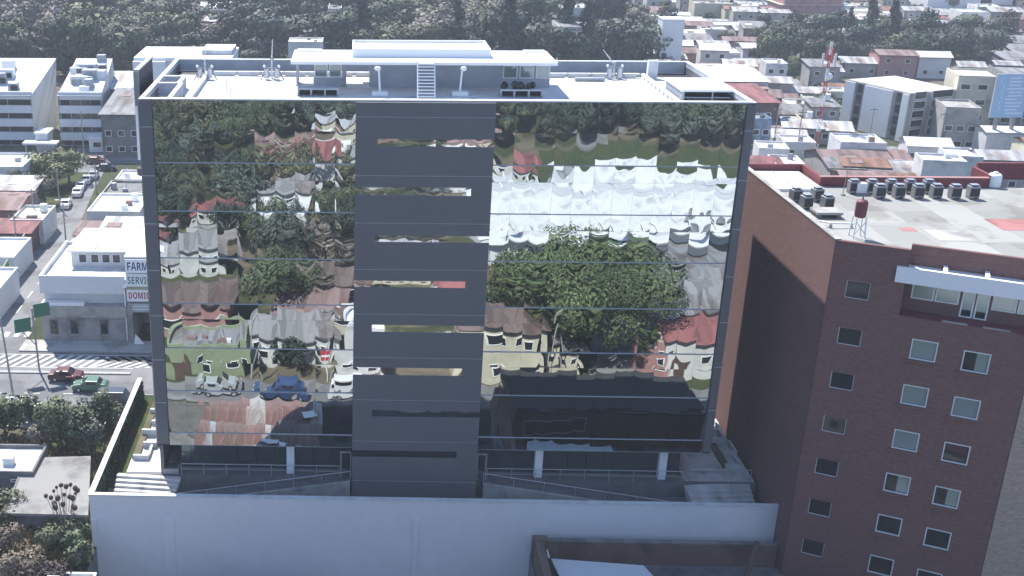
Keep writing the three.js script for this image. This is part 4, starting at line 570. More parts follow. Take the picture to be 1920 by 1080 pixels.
{ // planted strip and rough lot at lower left
  const s = at(95, 905, -2.4);
  const a = at(170, 855, -2.4), b = at(50, 858, -2.4), c = at(8, 962, -2.4), d = at(165, 966, -2.4);
  const o = thing('concrete_slab', 'flat grey concrete roof slab in the rough lot left of the white wall', 'slab', [0, 0, 0]); part(o, 'slab', prism([[a.x, a.z], [b.x, b.z], [c.x, c.z], [d.x, d.z]], -2.65, -2.4), M.slab); part(o, 'wall', prism([[a.x - .3, a.z + .3], [b.x + .3, b.z + .3], [c.x + .5, c.z - .4], [d.x - .3, d.z - .4]], G, -2.655), M.concreteDark); part(o, 'edge_trim', cyl(.1, .1, [b.x, -2.42, b.z], [c.x, -2.42, c.z], 6), M.concreteDark);
  hroof('weathered_roof', 'weathered white roof at the left frame edge beside the concrete slab', [-60, 62, 832, 884], -2, { rm: M.roofWhite, wm: M.concreteDark, wins: 2 });
  const L = [['leafy green tree behind the concrete slab near the green wall', 128, 838, 2.1, COL.mid, 1500, .2], ['pale grey green shrub beside the green wall', 172, 852, 1.3, COL.blue, 700, .17], ['bright green tree at the left frame edge by the white pickup', 12, 818, 1.8, COL.mid, 1100, .2], ['leafy tree beside the avenue next to the green wall', 205, 806, 1.5, COL.mid, 1000, .2], ['small round green shrub at the avenue kerb', 95, 800, 1.2, COL.lime, 600, .16], ['flowering shrub with grey leaves behind the slab', 75, 840, 1.0, COL.dry, 500, .16], ['low green shrub left of the pickup van', 60, 792, 1.1, COL.mid, 550, .18], ['dark green shrub under the avenue kerb', 160, 800, 1.1, COL.dark, 550, .18]];
  L.forEach(([lab, px, py, R, col, n, lf], i) => bush(at(px, py, G), R * 1.25, R * 2.1, n, lf, col, lab, 'shrub', 'garden_shrub', 20 + i));
  const D = [['dry brown bush with bare twigs in the bottom left corner', 45, 1075, 2.4, 1.9, COL.brown, 1900, .11], ['dry grey bush left of the white wall corner', 110, 1020, 1.9, 1.6, COL.olive, 1500, .11], ['green bush hugging the left end of the white wall', 150, 1060, 1.5, 2.0, COL.mid, 1200, .15], ['olive bush between the slab and the dry bushes', 20, 975, 2.1, 1.8, COL.olive, 1000, .15], ['low green ground shrub below the concrete slab', 120, 985, 1.5, 1.1, COL.lime, 800, .13], ['dark dried shrub at the bottom frame edge', 95, 1095, 1.6, 1.3, [.06, .045, .045], 800, .14], ['green weeds at the foot of the white wall corner', 158, 1000, 1.0, .9, COL.mid, 600, .12], ['grey twiggy bush at the left frame edge low down', 0, 1035, 1.8, 1.7, COL.brown, 1300, .11]];
  D.forEach(([lab, px, py, rx, ry, col, n, lf], i) => bush(at(px, py, G), rx, ry, n, lf, col, lab, 'bush', 'dry_bush', 60 + i));
  const p = at(128, 945, -2.4), t = thing('dead_plant', 'tall dead plant with dark seed heads in front of the concrete slab', 'plant', [p.x, G, p.z + 1.5]), q = rng(31); for (let k = 0; k < 22; k++) { const a = q() * 6.28, r = .3 + q() * 1.2, h = 2.2 + q() * 1.9, x = Math.cos(a) * r, z = Math.sin(a) * r * .6; const st = part(t, 'stem', cyl(.035, .02, [x * .2, 0, z * .2], [x, h, z], 4), M.concrete); part(st, 'seed_head', new THREE.IcosahedronGeometry(.13 + q() * .1, 1).scale(1, 1.2, 1).translate(x, h, z), M.woodBrown); }
  hroof('small_white_roof', 'small white roof cut by the bottom frame edge', [66, 168, 1072, 1110], -3, { rm: M.whitePure, wm: M.white, wins: 1, cat: 'shed' });
  const gl = []; const gq = rng(77); const gg = new THREE.PlaneGeometry(.16, .34).translate(0, .17, 0); const im = new THREE.InstancedMesh(gg, mat(.12, .13, .06, 1, { side: THREE.DoubleSide }), 5000); im.name = 'rough_grass'; const mm = new THREE.Matrix4(), cc = new THREE.Color(); for (let i = 0; i < 5000; i++) { const x = -44 + gq() * 17, z = -14 + gq() * 30; mm.compose(V(x, G, z), new THREE.Quaternion().setFromEuler(new THREE.Euler((gq() - .5) * .8, gq() * 6.28, (gq() - .5) * .8)), V(1, .6 + gq(), 1)); im.setMatrixAt(i, mm); const f = .5 + gq(); im.setColorAt(i, cc.setRGB(f * (1 + gq()), f, f * .8)); } tag(im, 'rough grass and weeds over the lot left of the white wall', 'grass', null, 'stuff'); scene.add(im);
  // planting on the grassy lot
  for (const [px, py, s, k, lab] of [[95, 352, .75, 'lime', 'pale green tree with arching leaves on the grassy lot'], [60, 345, .6, 'olive', 'olive tree on the left of the grassy lot'], [130, 345, .65, 'lime', 'light green tree at the right of the grassy lot'], [45, 372, .5, 'mid', 'small dark tree beside the zinc house by the lot'], [85, 385, .5, 'olive', 'dry leaning tree at the front of the grassy lot']]) tree(k, px % 4, at(px, py), s, lab, undefined);
}
// ------------------------------------------------------------------ wood behind, town on the right
{
  const q = rng(404); let nA = 0;
  const lab = { mid: 'mid green tree in the wood behind the tower', dark: 'very dark green tree in the wood behind the tower', olive: 'olive tree in the wood behind the tower', dry: 'bare grey brown tree in the wood behind the tower', blue: 'blue green tree in the wood behind the tower', tall: 'tall dark conifer rising from the wood behind the tower' };
  const far = [];
  for (let z = -158; z > -520; z -= 9.2) for (let x = -190; x < 190; x += 9.6) {
    const X = x + (q() - .5) * 6, Z = z + (q() - .5) * 6, [px, py] = toPx(X, G + 3, Z); if (px < -40 || py < -40 || px > 1240 || py > 130) continue;
    if (px > 1180 - (py < 40 ? 0 : 0) && py < 45) continue; if (px < 260 && Z > -168) continue; if ([[345, 435, -5, 34], [362, 415, 24, 56], [530, 615, 62, 96], [1045, 1115, 2, 30], [1040, 1120, 34, 66], [605, 650, 0, 32], [20, 80, 8, 52]].some(b => px > b[0] && px < b[1] && py > b[2] && py < b[3])) continue;
    const r = q(), dry = px > 620 && px < 1000 && py < 95, darkz = (px > 400 && px < 690) || (px > 960 && px < 1190 && py > 50);
    const k = r < .07 ? 'tall' : darkz ? (r < .6 ? 'dark' : r < .8 ? 'blue' : 'mid') : dry ? (r < .5 ? 'dry' : r < .75 ? 'olive' : 'mid') : (r < .3 ? 'mid' : r < .5 ? 'blue' : r < .65 ? 'dry' : r < .85 ? 'olive' : 'dark');
    const s = .8 + .85 * q(), v = Math.floor(q() * 4);
    if (py > 12 && nA < 150 && Z > -330) { nA++; const zn = px < 260 ? ', above the apartment blocks' : px < 560 ? ', above the left roof deck' : px < 930 ? ', beyond the penthouse canopy' : ', above the right roof deck'; tree(k, v, V(X, G, Z), s, lab[k] + zn, k + ' trees of the wood' + zn); } else far.push([X, Z, s, k, v]);
  }
  for (const k of ['mid', 'dark', 'olive', 'dry']) {
    const L = far.filter(f => (f[3] === 'tall' ? 'dark' : f[3] === 'blue' ? 'mid' : f[3]) === k); if (!L.length) continue;
    const pr = treeProto(k, 1).children[1], im = new THREE.InstancedMesh(pr.geometry, M.leaf, L.length); im.name = { mid: 'distant_green_wood', dark: 'distant_dark_wood', olive: 'distant_olive_wood', dry: 'distant_dry_wood' }[k]; im.castShadow = im.receiveShadow = true; const m = new THREE.Matrix4();
    L.forEach((f, i) => { m.compose(V(f[0], G, f[1]), new THREE.Quaternion().setFromEuler(new THREE.Euler(0, i, 0)), V(f[2], f[2] * (.8 + .1 * (i % 5)), f[2])); im.setMatrixAt(i, m); });
    tag(im, { mid: 'distant mass of mid green trees along the top edge', dark: 'distant mass of dark trees along the top edge', olive: 'distant mass of olive trees along the top edge', dry: 'distant mass of bare grey trees along the top edge' }[k], 'trees', null, 'stuff'); scene.add(im);
  }
  // clearings with white roofs and a palm in the wood
  for (const [lab2, box, lv, o] of [['white roofed house in a clearing at the top left of the wood', [360, 420, 2, 18], 3, {}], ['pale pink house below the clearing roof in the wood', [372, 405, 28, 40], 3, { wm: M.pinkWall }], ['small white roof between dark trees left of the canopy', [540, 605, 70, 78], 4, { rm: M.whitePure }], ['white roofed house at the wood edge above the right parapet', [1055, 1105, 6, 14], 4, {}], ['grey roofed house in the wood right of centre', [1050, 1110, 38, 50], 4, { rm: M.roofGrey }], ['grey shed roof in the dry wood at top centre', [615, 640, 4, 16], 3, { rm: M.roofGrey }]]) { const h = hroof('wood_house', lab2, box, lv + 3, { wins: 2, rm: M.roofWhite, ...o }); }
  const p = at(48, 45), pm = thing('palm_tree', 'dark palm against the pale clearing at top left', 'tree', [p.x, G, p.z]); part(pm, 'trunk', cyl(.45, .3, [0, 0, 0], [.4, 15, 0], 8), M.trunk); const fr = []; for (let k = 0; k < 16; k++) { const a = k * .39, g = new THREE.PlaneGeometry(5.5, 1.3, 6, 1).translate(2.75, 0, 0), pa = g.attributes.position; for (let i = 0; i < pa.count; i++) { const x = pa.getX(i); pa.setZ(i, -x * x * .09 + x * (k % 2 ? .45 : .1)); pa.setY(i, pa.getY(i) * (1 - x / 7)); } g.rotateX(-Math.PI / 2).rotateY(a); fr.push(g.translate(.4, 15, 0)); } part(pm, 'crown', fr, mat(.03, .05, .035, .9, { side: THREE.DoubleSide }));
  const wb = at(1247, 150), tb = thing('white_tank_tower', 'pale blank wall block standing behind the right tower parapet', 'building', [wb.x, G, wb.z]); part(tb, 'wall', B(5.2, 15, 5), M.wallWhite); part(tb, 'roof', B(5.4, .2, 5.2, 0, 15.01), M.whitePure); part(tb, 'side_box', B(1.2, 3, 2, -3.2, 8), M.wallWhite);
}
{ // town
  const q = rng(777), roofs = [['flat', M.roofWhite, M.white, 'white flat roofed house'], ['gable', M.zinc, M.greyWall, 'zinc roofed house'], ['gable', M.roofBright, M.white, 'bright metal roofed shed'], ['gable', M.rust, M.pinkWall, 'rust roofed house'], ['flat', M.concrete, M.cream, 'grey flat roofed house'], ['gable', M.tile, M.cream, 'tile roofed house'], ['shed', M.roofGrey, M.greyWall, 'dark grey roofed house'], ['hip', M.roofRed, M.white, 'red hip roofed house']];
  const wgt = [.17, .2, .1, .17, .1, .08, .15, .03];
  for (let z = -74; z > -520; z -= z > -190 ? 7.6 : 12) for (let x = 30; x < 330; x += z > -190 ? 6.3 : 9) {
    const X = x + (q() - .5) * 3.4, Z = z + (q() - .5) * 3.4 + .12 * x, [px, py] = toPx(X, G + 3, Z);
    if (px < 1195 || px > 1965 || py < -18 || py > 335) continue; if (px < 1415 && py > 190) continue;
    const band = py > 54 && py < 116 && px > 1430 && px < 1905 && !(px > 1680 && py < 62); const gray = px > 1565 && px < 1790 && py > 125 && py < 285; const bil = px > 1790 && py > 130 && py < 300, mast = px > 1500 && px < 1560 && py > 240;
    if (gray || mast || (bil && q() < .6)) continue;
    if (band || q() < (py > 120 ? .15 : .09)) { const k = band ? (q() < .5 ? 'dark' : q() < .5 ? 'mid' : 'blue') : (q() < .5 ? 'mid' : 'olive'); tree(q() < .1 && band ? 'tall' : k, Math.floor(q() * 4), V(X, G, Z), band ? .72 + .4 * q() : .36 + .3 * q(), band ? { dark: 'dark tree in the tree belt behind the grey office block', mid: 'mid green tree in the tree belt behind the grey office block', blue: 'blue green tree in the tree belt behind the grey office block' }[k] + (px < 1660 ? ', left half' : ', right half') : { mid: 'small green garden tree among the town houses', olive: 'small olive garden tree among the town houses' }[k], band ? k + ' belt trees' + (px < 1660 ? ' left' : ' right') : k + ' town garden trees'); if (!band) continue; if (q() < .75) continue; }
    let r = q(), i = 0; while (r > wgt[i] && i < 7) r -= wgt[i++]; const [ro, rm, wm, nm] = roofs[i], far = py < 120, zt = far ? (px < 1430 ? ' in the far town left of the tree belt' : ' in the far town beyond the tree belt') : px < 1540 ? ' in the near town left of the lattice mast' : px < 1700 ? ' in the near town before the grey office block' : ' in the near town right of the grey office block';
    house('town_house', nm + zt, { x: X, z: Z, w: (far ? 6.5 : 4.8) + 3 * q(), d: (far ? 7.5 : 5) + 3 * q(), h: 2.6 + (q() < .25 ? 2.6 : 0) + q(), turn: -.12 + (q() - .5) * .12, roof: ro, rm, wm, rise: .5 + .6 * q(), wins: 2, group: nm + 's' + zt, tank: q() < .12 ? (q() < .5 ? 2 : 1) : false });
  }
  const big = at(1830, 24), bw = thing('large_warehouse', 'long bright white warehouse roof at the top right corner', 'building', [big.x + 8, G, big.z]); part(bw, 'wall', B(62, 9, 22), M.wallWhite); part(bw, 'roof', gable(62, 22, 9, 2.5), M.roofBright); for (let k = 0; k < 5; k++) windowOn(bw, -22 + k * 11, 4, 11.01, 4, 2.2, 0);
  const ob = at(1505, 40), po = thing('stepped_pink_block', 'tiered pinkish apartment block in the far town', 'building', [ob.x, G, ob.z]); for (let k = 0; k < 4; k++) { part(po, 'storey', B(22 - k * 1.5, 3, 14, 0, k * 3.2), M.pinkWall); part(po, 'floor_slab', B(23 - k * 1.5, .18, 15, 0, k * 3.2 + 3.005), M.cream); }
  // grey five storey office block, seen on its corner
  const c = at(1690, 268), l = at(1574, 236), rr = at(1752, 254), og = thing('grey_office_block', 'grey five storey office block with pale blank end wall', 'building', [c.x, G, c.z]);
  const top = atz(1697, 176, c.z).y - G, e1 = V(l.x - c.x, 0, l.z - c.z), e2 = V(rr.x - c.x, 0, rr.z - c.z), e1n = e1.clone().normalize(), e2n = V(-e1n.z, 0, e1n.x); if (e2n.dot(e2) < 0) e2n.negate(); const w1 = e1.length(), w2 = 12.5;
  const pt = (a, b) => [e1n.x * a + e2n.x * b, e1n.z * a + e2n.z * b]; part(og, 'wall', prism([pt(0, 0), pt(0, w2), pt(w1, w2), pt(w1, 0)], 0, top), M.concrete); part(og, 'roof', prism([pt(.3, .3), pt(.3, w2 - .3), pt(w1 - .3, w2 - .3), pt(w1 - .3, .3)], top + .005, top + .12), M.roofWhite);
  const M1 = new THREE.Matrix4().makeBasis(e1n.clone().negate(), V(0, 1, 0), e2n.clone().negate()), M2 = new THREE.Matrix4().makeBasis(e2n, V(0, 1, 0), e1n.clone().negate());
  for (const [a, b, m] of [[0, .09, M.whitePure], [.09, .2, M.concreteDark], [.24, .68, M.wallWhite], [.7, .82, M.concreteDark], [.84, 1, M.wallWhite]]) { const pn = part(og, 'wall_panel', BX(-w1 * b, -w1 * a, .2, top - .2, .005, m === M.concreteDark ? .03 : .3), m); pn.applyMatrix4(M1); if (m === M.concreteDark) for (let k = 0; k < 4; k++) { const wn = part(og, 'window', BX(-w1 * b + .3, -w1 * a - .3, 1 + k * top / 4.3, 2.6 + k * top / 4.3, .035, .08), M.glass); wn.applyMatrix4(M1); } }
  for (let k = 0; k < 5; k++) for (const [a, b] of [[1.2, 4.2], [5.6, 10.8]]) { const y = .6 + k * (top - .5) / 5, f = part(og, 'window', BX(a, b, y + .5, y + 2.0, .005, .07), M.whitePure); part(f, 'pane', BX(a + .12, b - .12, y + .62, y + 1.88, .075, .09), M.glass); f.applyMatrix4(M2); }
  // red and white lattice mast
  const mb = at(1527, 292), mt = atz(1562, 78, mb.z), H = mt.y - G, am = thing('lattice_mast', 'tall red and white lattice radio mast rising from the town', 'mast', [mb.x, G, mb.z]); const N = 9;
  for (let s = 0; s < N; s++) { const y0 = H * s / N, y1 = H * (s + 1) / N, r0 = .42 - .2 * s / N, r1 = .42 - .2 * (s + 1) / N, g = []; for (let k = 0; k < 3; k++) { const a = k * 2.094, b = a + 2.094, P0 = [Math.cos(a) * r0, y0, Math.sin(a) * r0], P1 = [Math.cos(a) * r1, y1, Math.sin(a) * r1], Q0 = [Math.cos(b) * r0, y0, Math.sin(b) * r0], Q1 = [Math.cos(b) * r1, y1, Math.sin(b) * r1], md = P0.map((v, i) => (P1[i] + v) / 2), me = Q0.map((v, i) => (Q1[i] + v) / 2); g.push(cyl(.07, .06, P0, P1, 5), cyl(.035, .035, P0, me, 4), cyl(.035, .035, me, P1, 4), cyl(.035, .035, P0, Q0, 4)); } part(am, 'mast_section', g, s % 2 ? M.red : M.whitePure); }
  for (let k = 0; k < 4; k++) part(am, 'panel_antenna', B(.35, 2.4, .25).translate(1.1, H - 4.5 + (k % 2), 0).rotateY(k * 1.57), k % 2 ? M.red : M.blind); part(am, 'dish', new THREE.SphereGeometry(.7, 12, 6, 0, 6.28, 0, 1.1).rotateX(1.57).translate(0, H - 6, .9), M.whitePure);
  // pale blue roadside billboard and its neighbours
  const bb = at(1868, 300), bz = bb.z, bl = atz(1846, 138, bz), br = atz(1912, 142, bz), bd = atz(1840, 220, bz), bo = thing('billboard', 'pale blue billboard with white lines on a tall steel frame', 'billboard', [bb.x, G, bz]);
  const cv = document.createElement('canvas'); cv.width = 256; cv.height = 320; const cx = cv.getContext('2d'); cx.fillStyle = '#9fc3e0'; cx.fillRect(0, 0, 256, 320); const cr = rng(6); cx.fillStyle = '#d8e8f4'; for (let k = 0; k < 11; k++) { cx.fillRect(90 + 20 * cr(), 24 + k * 26, 90 + 50 * cr(), 10); } for (let k = 0; k < 6; k++) cx.fillRect(20 + cr() * 40, 40 + k * 40, 6, 22); const bt = new THREE.CanvasTexture(cv); bt.colorSpace = THREE.SRGBColorSpace;
  const bw2 = br.x - bl.x, bh = bl.y - bd.y, by = bd.y - G; const bp = part(bo, 'panel', B(bw2, bh, .4), M.greyBlue); bp.position.set(0, by, 0); bp.rotation.y = .1; const fc = part(bp, 'poster', new THREE.PlaneGeometry(bw2 - .1, bh - .1).translate(0, bh / 2, .215), new THREE.MeshStandardMaterial({ map: bt, roughness: .6 }));
  part(bo, 'post', [cyl(.4, .35, [-1.2, 0, -.6], [-1.2, by + bh, -.6], 8), cyl(.4, .35, [1.8, 0, -.6], [1.8, by + bh, -.6], 8)], M.steel); part(bo, 'back_truss', Array.from({ length: 5 }, (_, k) => cyl(.08, .08, [-2.4, by + k * bh / 5, -.7], [2.4, by + (k + 1) * bh / 5, -1.6], 4)), M.steel);
  for (const [lab, px, py, w, d, h, wm, rm] of [['cream four storey block left of the billboard', 1832, 262, 9, 9, 12, M.cream, M.roofWhite], ['dark four storey block behind the billboard', 1925, 270, 11, 10, 13, M.concreteDark, M.roofGrey], ['yellowish low block before the grey office block', 1782, 256, 7, 8, 5, M.yellowWall, M.roofWhite], ['balconied grey block under the billboard', 1800, 285, 6, 8, 8, M.greyWall, M.concrete]]) { const p = at(px, py); house('town_block', lab, { x: p.x, z: p.z - d / 2, w, d, h, wm, rm, wins: 3, cat: 'building', turn: -.2, ww: 1.8 }); }
  for (const [px, py, lab] of [[1448, 290, 'utility pole beside the tower right edge'], [1625, 290, 'utility pole in front of the grey office block'], [1492, 296, 'utility pole left of the lattice mast'], [1756, 300, 'leaning utility pole right of the grey office block']]) pole(at(px, py), 9, lab, { cross: true });
  for (const [px, py, pt, lab] of [[1752, 262, P.white, 'white car on the street below the billboard'], [1795, 270, P.silver, 'silver car on the street below the billboard'], [1830, 276, P.white, 'white van on the street below the billboard'], [1770, 280, P.navy, 'dark car on the street below the billboard']]) car(at(px, py), .2, pt, lab, { van: lab.includes('van') });
  hroof('pink_tin_house', 'pink and grey tin roofed house just behind the hotel parapet', [1555, 1680, 283, 312], -1, { roof: 'gable', rise: 1.6, rm: M.rust, wm: M.greyWall, wins: 4 });
  hroof('zinc_workshop', 'long dark zinc workshop behind the hotel air conditioners', [1640, 1790, 282, 325], -1, { roof: 'shed', rise: .6, rm: M.roofGrey, wm: M.blueSheet, wins: 4 });
  hroof('maroon_block', 'dark maroon tin roof right of the tower parapet', [1385, 1462, 164, 192], 3, { roof: 'shed', rise: .8, rm: M.roofRed, wm: M.brownWall, wins: 2 });
  hroof('long_white_house', 'long white roofed house behind the right tower parapet corner', [1330, 1440, 120, 152], 4, { roof: 'gable', rise: 1, rm: M.roofBright, wm: M.white, wins: 3 }); hroof('tin_row', 'faded pink tin roof below the long white roof', [1335, 1440, 145, 166], 3, { roof: 'shed', rise: .6, rm: M.rust, wm: M.greyWall, wins: 3 });
  hroof('blue_shutter_block', 'grey block with blue shutters at the right edge of the tower', [1412, 1448, 212, 222], 3, { rm: M.roofGrey, wm: M.blueSheet, wins: 2, storey: 2 });
}
// ------------------------------------------------------------------ the neighbourhood in front of the tower, seen in its mirror glass
sheet('front_street', [[-90, 21.8], [120, 21.8], [120, 27], [-90, 27]], .006, M.asphalt);
sheet('cross_street', [[19, 29.6], [26, 29.6], [44, 150], [36, 150]], .01, M.asphalt);
sheet('park_lawn', [[22, 95], [70, 92], [80, 128], [26, 132]], .014, M.lawn);
{
  // rust sheet roof close before the white wall
  const t = thing('tin_roofed_shed', 'long shed with patched rusty tin sheets before the white wall, mirrored in the glass', 'shed', [-15.4, -7.6, 15.4]);
  part(t, 'wall', [BX(-5.6, 5.6, 0, 3.1, -6.2, -6.0), BX(-5.6, 5.6, 0, 3.9, 6.0, 6.2), BX(-5.6, -5.4, 0, 3.1, -6, 6), BX(5.4, 5.6, 0, 3.1, -6, 6)], M.concreteDark); const q = rng(15);
  const tones = [mat(.29, .19, .18, .75, { map: T.metal, bumpMap: T.corr, bumpScale: .03 }), mat(.33, .20, .19, .75, { map: T.metal, bumpMap: T.corr, bumpScale: .03 }), mat(.26, .19, .17, .8, { map: T.metal, bumpMap: T.corr, bumpScale: .03 }), mat(.55, .53, .52, .5, { map: T.metal, bumpMap: T.corr, bumpScale: .03 }), mat(.42, .46, .50, .5, { map: T.metal })];
  for (let i = 0; i < 13; i++) for (let j = 0; j < 3; j++) { const m = part(t, 'tin_sheet', B(.93, .03, 4.3), tones[q() < .14 ? 3 : q() < .06 ? 4 : Math.floor(q() * 3)]); m.position.set(-5.7 + i * .91 + .4, 3.25 + j * .36 + (i % 2) * .035, -4.4 + j * 4.1); m.rotation.x = -.085 + (q() - .5) * .01; m.rotation.y = (q() - .5) * .02; }
  part(t, 'loose_sheet', B(2.2, .05, .9).rotateY(.3).translate(1.6, 3.75, -2.0), M.whitePure); part(t, 'loose_sheet', B(1.2, .04, 1.4).rotateY(-.2).translate(4.9, 4.2, 3.0), M.whitePure);
  house('cream_house', 'two storey cream house mirrored right of the grey panel strip', { x: 8.6, z: 30.6, w: 9.2, d: 6.5, h: 6.0, roof: 'hip', rise: 1.7, rm: M.roofBrown, wm: M.cream, face: -1, wins: 3, storey: 2, ww: 1.5, door: true });
  house('cream_cottage', 'low cream shed with grey roof beside the two storey cream house', { x: 15.8, z: 31.2, w: 3.6, d: 3, h: 2.8, roof: 'shed', rise: .4, rm: M.roofGrey, wm: M.cream, face: -1, wins: 2 });
  house('pink_roof_house', 'house with faded pink roof mirrored below the big tree', { x: 8.5, z: 47, w: 10, d: 8, h: 4.2, roof: 'gable', rise: 1.6, rm: M.roofRed, wm: M.white, face: -1, wins: 3 });
  house('grey_tile_house', 'long grey roofed house mirrored at the right pilaster', { x: 33.5, z: 47, w: 12, d: 22, h: 4.5, roof: 'gable', rise: 1.5, rm: M.roofGrey, wm: M.white, face: -1, wins: 4 });
  house('red_trim_house', 'white house with red trim mirrored low at the right', { x: 31, z: 33, w: 9, d: 7, h: 3.8, roof: 'hip', rise: 1.3, rm: M.roofRed, wm: M.white, face: -1, wins: 3, door: true });
  house('pink_kiosk', 'pink kiosk with round canopy mirrored low at the right', { x: 25.6, z: 31.5, w: 3, d: 3, h: 2.8, roof: 'flat', rm: M.cream, wm: M.pinkWall, face: -1, wins: 1 });
  // great white hall
  const wr = thing('white_hall', 'huge bright white hall roof mirrored across the right wing', 'building', [29, G, 71]); part(wr, 'wall', B(37, 6, 25), M.wallWhite); part(wr, 'roof', gable(37, 25, 6, 2.2, .8), M.roofBright); for (let k = 0; k < 6; k++) part(wr, 'roof_panel', B(.25, .1, 26.2, -15 + k * 6, 7.0), M.whitePure).visible = true;
  for (let k = 0; k < 4; k++) { const v = part(wr, 'roof_vent', new THREE.CylinderGeometry(.7, .8, .9, 12).translate(9 + k * 2.1, 7.3, -9.8), M.steel); part(v, 'fan_hub', new THREE.CylinderGeometry(.3, .3, .95, 8).translate(9 + k * 2.1, 7.3, -9.8), M.black); } part(wr, 'loading_bay', BX(2, 17, .2, 4.6, -12.56, -12.4), M.black);
  const wr2 = thing('white_hall_annex', 'second white roof behind the great white hall', 'building', [37, G, 92]); part(wr2, 'wall', B(22, 5, 12), M.wallWhite); part(wr2, 'roof', gable(22, 12, 5, 1.6, .6), M.roofBright);
  // great fig tree
  const L = [], r = rng(88); for (let i = 0; i < 32; i++) { const a = i * 2.4, q2 = 9.6 * Math.sqrt((i % 20 + .3) / 20), low = i > 19; L.push([Math.cos(a) * q2, (low ? 6.4 : 9.8) + 2.0 * r() - .028 * q2 * q2, Math.sin(a) * q2 * .75, 2.7 + 1.3 * r(), 2.0 + 1.0 * r(), 2.6 + 1.0 * r()]); }
  const ft = thing('great_fig_tree', 'huge round topped fig tree mirrored in the right wing', 'tree', [18.0, G, 35.5]); part(ft, 'crown', crownGeo(321, L, 40000, .19, [.070, .115, .045], .35), M.leaf); part(ft, 'trunk', [cyl(1.1, .8, [0, 0, 0], [.3, 4.2, 0], 9), ...L.map(l => cyl(.32, .08, [.2, 3.8, 0], [l[0] * .85, l[1] - .4, l[2] * .85], 5))], M.trunk);
  // left wing foreground
  house('green_shop', 'pale green shop with stone canopy mirrored low in the left wing', { x: -21.5, z: 30.6, w: 8, d: 6, h: 3.6, roof: 'flat', rm: M.roofGrey, wm: M.greenWall, face: -1, wins: 3, door: true });
  house('brown_roof_house', 'wide brown tin roofed house mirrored in the left wing', { x: -25.5, z: 42.5, w: 10, d: 8, h: 3.6, roof: 'gable', rise: 1.4, rm: M.roofBrown, wm: M.pinkWall, face: -1, wins: 4 });
  house('slate_house', 'house with wide slate grey roof mirrored in the left wing', { x: -13.0, z: 34.5, w: 9, d: 6, h: 3.4, roof: 'gable', rise: 1.6, rm: M.roofGrey, wm: M.white, face: -1, wins: 3 });
  house('white_cube_house', 'plain white house mirrored beside the grey panel strip', { x: -5.4, z: 31, w: 4.6, d: 6, h: 5.5, roof: 'flat', rm: M.whitePure, wm: M.white, face: -1, wins: 2, storey: 1 });
  const rb = house('red_shed_house', 'bright red roofed shed mirrored at the left wing edge', { x: -37, z: 66, w: 8, d: 7, h: 4, roof: 'shed', rise: 1, rm: M.roofRed, wm: M.white, face: -1, wins: 2 });
  house('red_gable_house', 'red gabled house mirrored high in the left wing', { x: -15, z: 104, w: 9, d: 10, h: 5, roof: 'gable', rise: 2.2, rm: M.roofRed, wm: M.white, face: -1, wins: 2 });
  bush(V(-12.6, G, 29.0), 2.1, 3.4, 1300, .2, COL.dark, 'clipped round green tree mirrored above the blue car', 'tree', 'clipped_tree', 201);
  car(V(-20.2, G, 24.6), 0, P.silver, 'silver car on the front street mirrored in the left wing', { scale: 1.1 }); car(V(-13.6, G, 23.4), Math.PI, P.blue, 'blue car on the front street mirrored in the left wing', { scale: 1.1 }); car(V(16.5, G, 33), 1.2, P.white, 'white pickup parked under the fig tree', { van: true }); car(V(20.5, G, 24.4), .2, P.black, 'black car on the front street mirrored beside the fig tree'); car(V(-6.6, G, 24.0), 0, P.white, 'white van on the front street beside the panel strip reflection', { van: true });
  pole(V(-16.6, G, 27.4), 7.5, 'pale bent lamp pole before the green shop', { arm: 1, name: 'street_lamp' }); pole(V(14.2, G, 27.4), 7.5, 'white lamp pole at the edge of the fig tree', { arm: 1.2, name: 'street_lamp' }); pole(V(-8.8, G, 27.3), 8, 'utility pole beside the white cube house', { cross: true });
  const rs = thing('red_sign_post', 'red striped sign post on the front street', 'sign', [-9.4, G, 27.6]); part(rs, 'post', cyl(.07, .06, [0, 0, 0], [0, 3.2, 0], 8), M.whitePure); part(rs, 'sign_board', B(1.2, 1.3, .1, 0, 2.2), M.red); part(rs, 'stripe', B(1.0, .25, .12, 0, 2.7), M.whitePure);
}
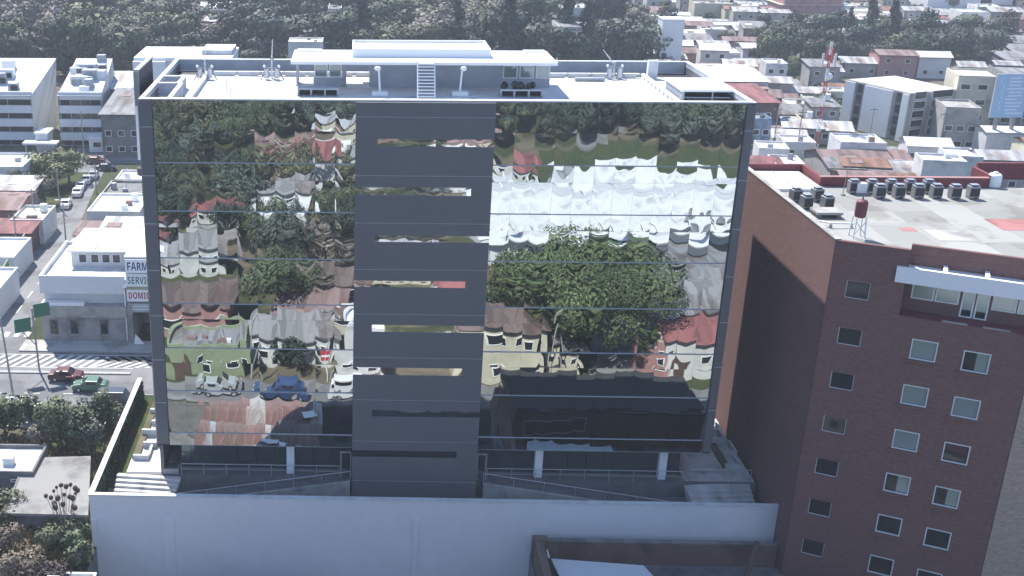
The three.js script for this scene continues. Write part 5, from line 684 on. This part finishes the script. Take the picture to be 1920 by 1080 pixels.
{ // the rest of the neighbourhood
  const q = rng(4242), roofs = [['gable', M.roofBrown, M.pinkWall, 'brown roofed house'], ['gable', M.roofGrey, M.white, 'grey roofed house'], ['flat', M.roofWhite, M.white, 'white flat roofed house'], ['gable', M.zinc, M.cream, 'zinc roofed house'], ['gable', M.roofBright, M.white, 'bright roofed house'], ['hip', M.roofRed, M.white, 'red roofed house'], ['gable', M.rust, M.cream, 'rust roofed house']];
  const taken = (x, z) => (Math.hypot(x + 25.5, z - 42.5) < 8.5) || (x > 5 && x < 53 && z > 55 && z < 101) || (Math.hypot(x - 18.4, (z - 37) * 1.1) < 14) || (x > 0 && x < 42 && z < 60) || (x < 2 && z < 40 && x > -33) || (x > 20 && x < 82 && z > 90 && z < 132);
  const farT = [];
  const kinds = ['mid', 'dark', 'blue', 'mid', 'olive', 'dry'];
  for (let z = 34; z < 300; z += z < 110 ? 9 : 11.5) for (let x = -120; x < 175; x += z < 110 ? 8.6 : 11) {
    const X = x + (q() - .5) * 5, Z = z + (q() - .5) * 5, [px, py] = toPx(X, G + 2, -Z); if (px < 262 || px > 1425 || py < 150 || py > 720) continue; if (taken(X, Z)) continue; if (Z > 134) { farT.push([X, Z, .8 + .5 * q(), Math.floor(q() * 3)], [X + 5, Z + 4, .7 + .5 * q(), Math.floor(q() * 3)]); continue; }
    const wing = px < 668 ? 'left wing' : px < 929 ? 'panel strip slits' : 'right wing'; let pt = .5; if (py < 250) pt = 1; else if (px < 505 && py < 420) pt = .9; else if (px < 670 && py < 400) pt = .25; else if (px < 670 && py < 560) pt = px > 480 ? .75 : .5; else if (px < 670) pt = .3; else if (py < 275) pt = .85; else if (py < 360) pt = .55;
    if (q() < pt) { const k = kinds[Math.floor(q() * (py < 400 ? 4.6 : 5.5))], w = Z > 110 ? 'far' : 'near'; tree(k, Math.floor(q() * 4), V(X, G, Z), .55 + .45 * q(), { mid: 'mid green', dark: 'dark green', olive: 'olive', blue: 'blue green', lime: 'light green', dry: 'bare brown' }[k] + (w === 'far' ? ' tree far off, mirrored in the ' : ' garden tree nearby, mirrored in the ') + wing, k + ' ' + w + ' mirrored trees ' + wing, 2); if (py < 300 && q() < .5) tree(k === 'mid' ? 'olive' : 'mid', 2, V(X + 4.5, G, Z + 4), .7 + .4 * q(), (k === 'mid' ? 'olive' : 'mid green') + (w === 'far' ? ' tree far off, mirrored in the ' : ' garden tree nearby, mirrored in the ') + wing, (k === 'mid' ? 'olive' : 'mid') + ' ' + w + ' mirrored trees ' + wing, 2); }
    else { const [ro, rm, wm, nm] = roofs[Math.floor(q() * 7)]; house('garden_house', nm + (Z > 110 ? ' far off, mirrored in the ' : ' nearby, mirrored in the ') + wing, { x: X, z: Z, w: 6 + 3.5 * q(), d: 5.5 + 3 * q(), h: 2.8 + 1.4 * q(), turn: (q() - .5) * .3, roof: ro, rm, wm, rise: 1 + .7 * q(), face: -1, wins: 3, group: nm + (Z > 110 ? 's far mirrored ' : 's near mirrored ') + wing }); }
  }
  ['mid', 'dark', 'blue'].forEach((k, j) => { const L = farT.filter(f => f[3] === j), im = new THREE.InstancedMesh(treeProto(k, 1).children[1].geometry, M.leaf, L.length), m = new THREE.Matrix4(); im.name = ['far_mirrored_green_wood', 'far_mirrored_dark_wood', 'far_mirrored_blue_green_wood'][j]; L.forEach((f, i) => { m.compose(V(f[0], G, f[1]), new THREE.Quaternion().setFromEuler(new THREE.Euler(0, i * 1.7, 0)), V(f[2], f[2] * (.85 + .08 * (i % 5)), f[2])); im.setMatrixAt(i, m); }); tag(im, ['far mass of mid green trees mirrored along the top of the glass', 'far mass of dark trees mirrored along the top of the glass', 'far mass of blue green trees mirrored along the top of the glass'][j], 'trees', null, 'stuff'); scene.add(im); });
}
scene.traverse(o => { if (o.isMesh) { o.castShadow = o.receiveShadow = true; } });
renderer.render(scene, camera);
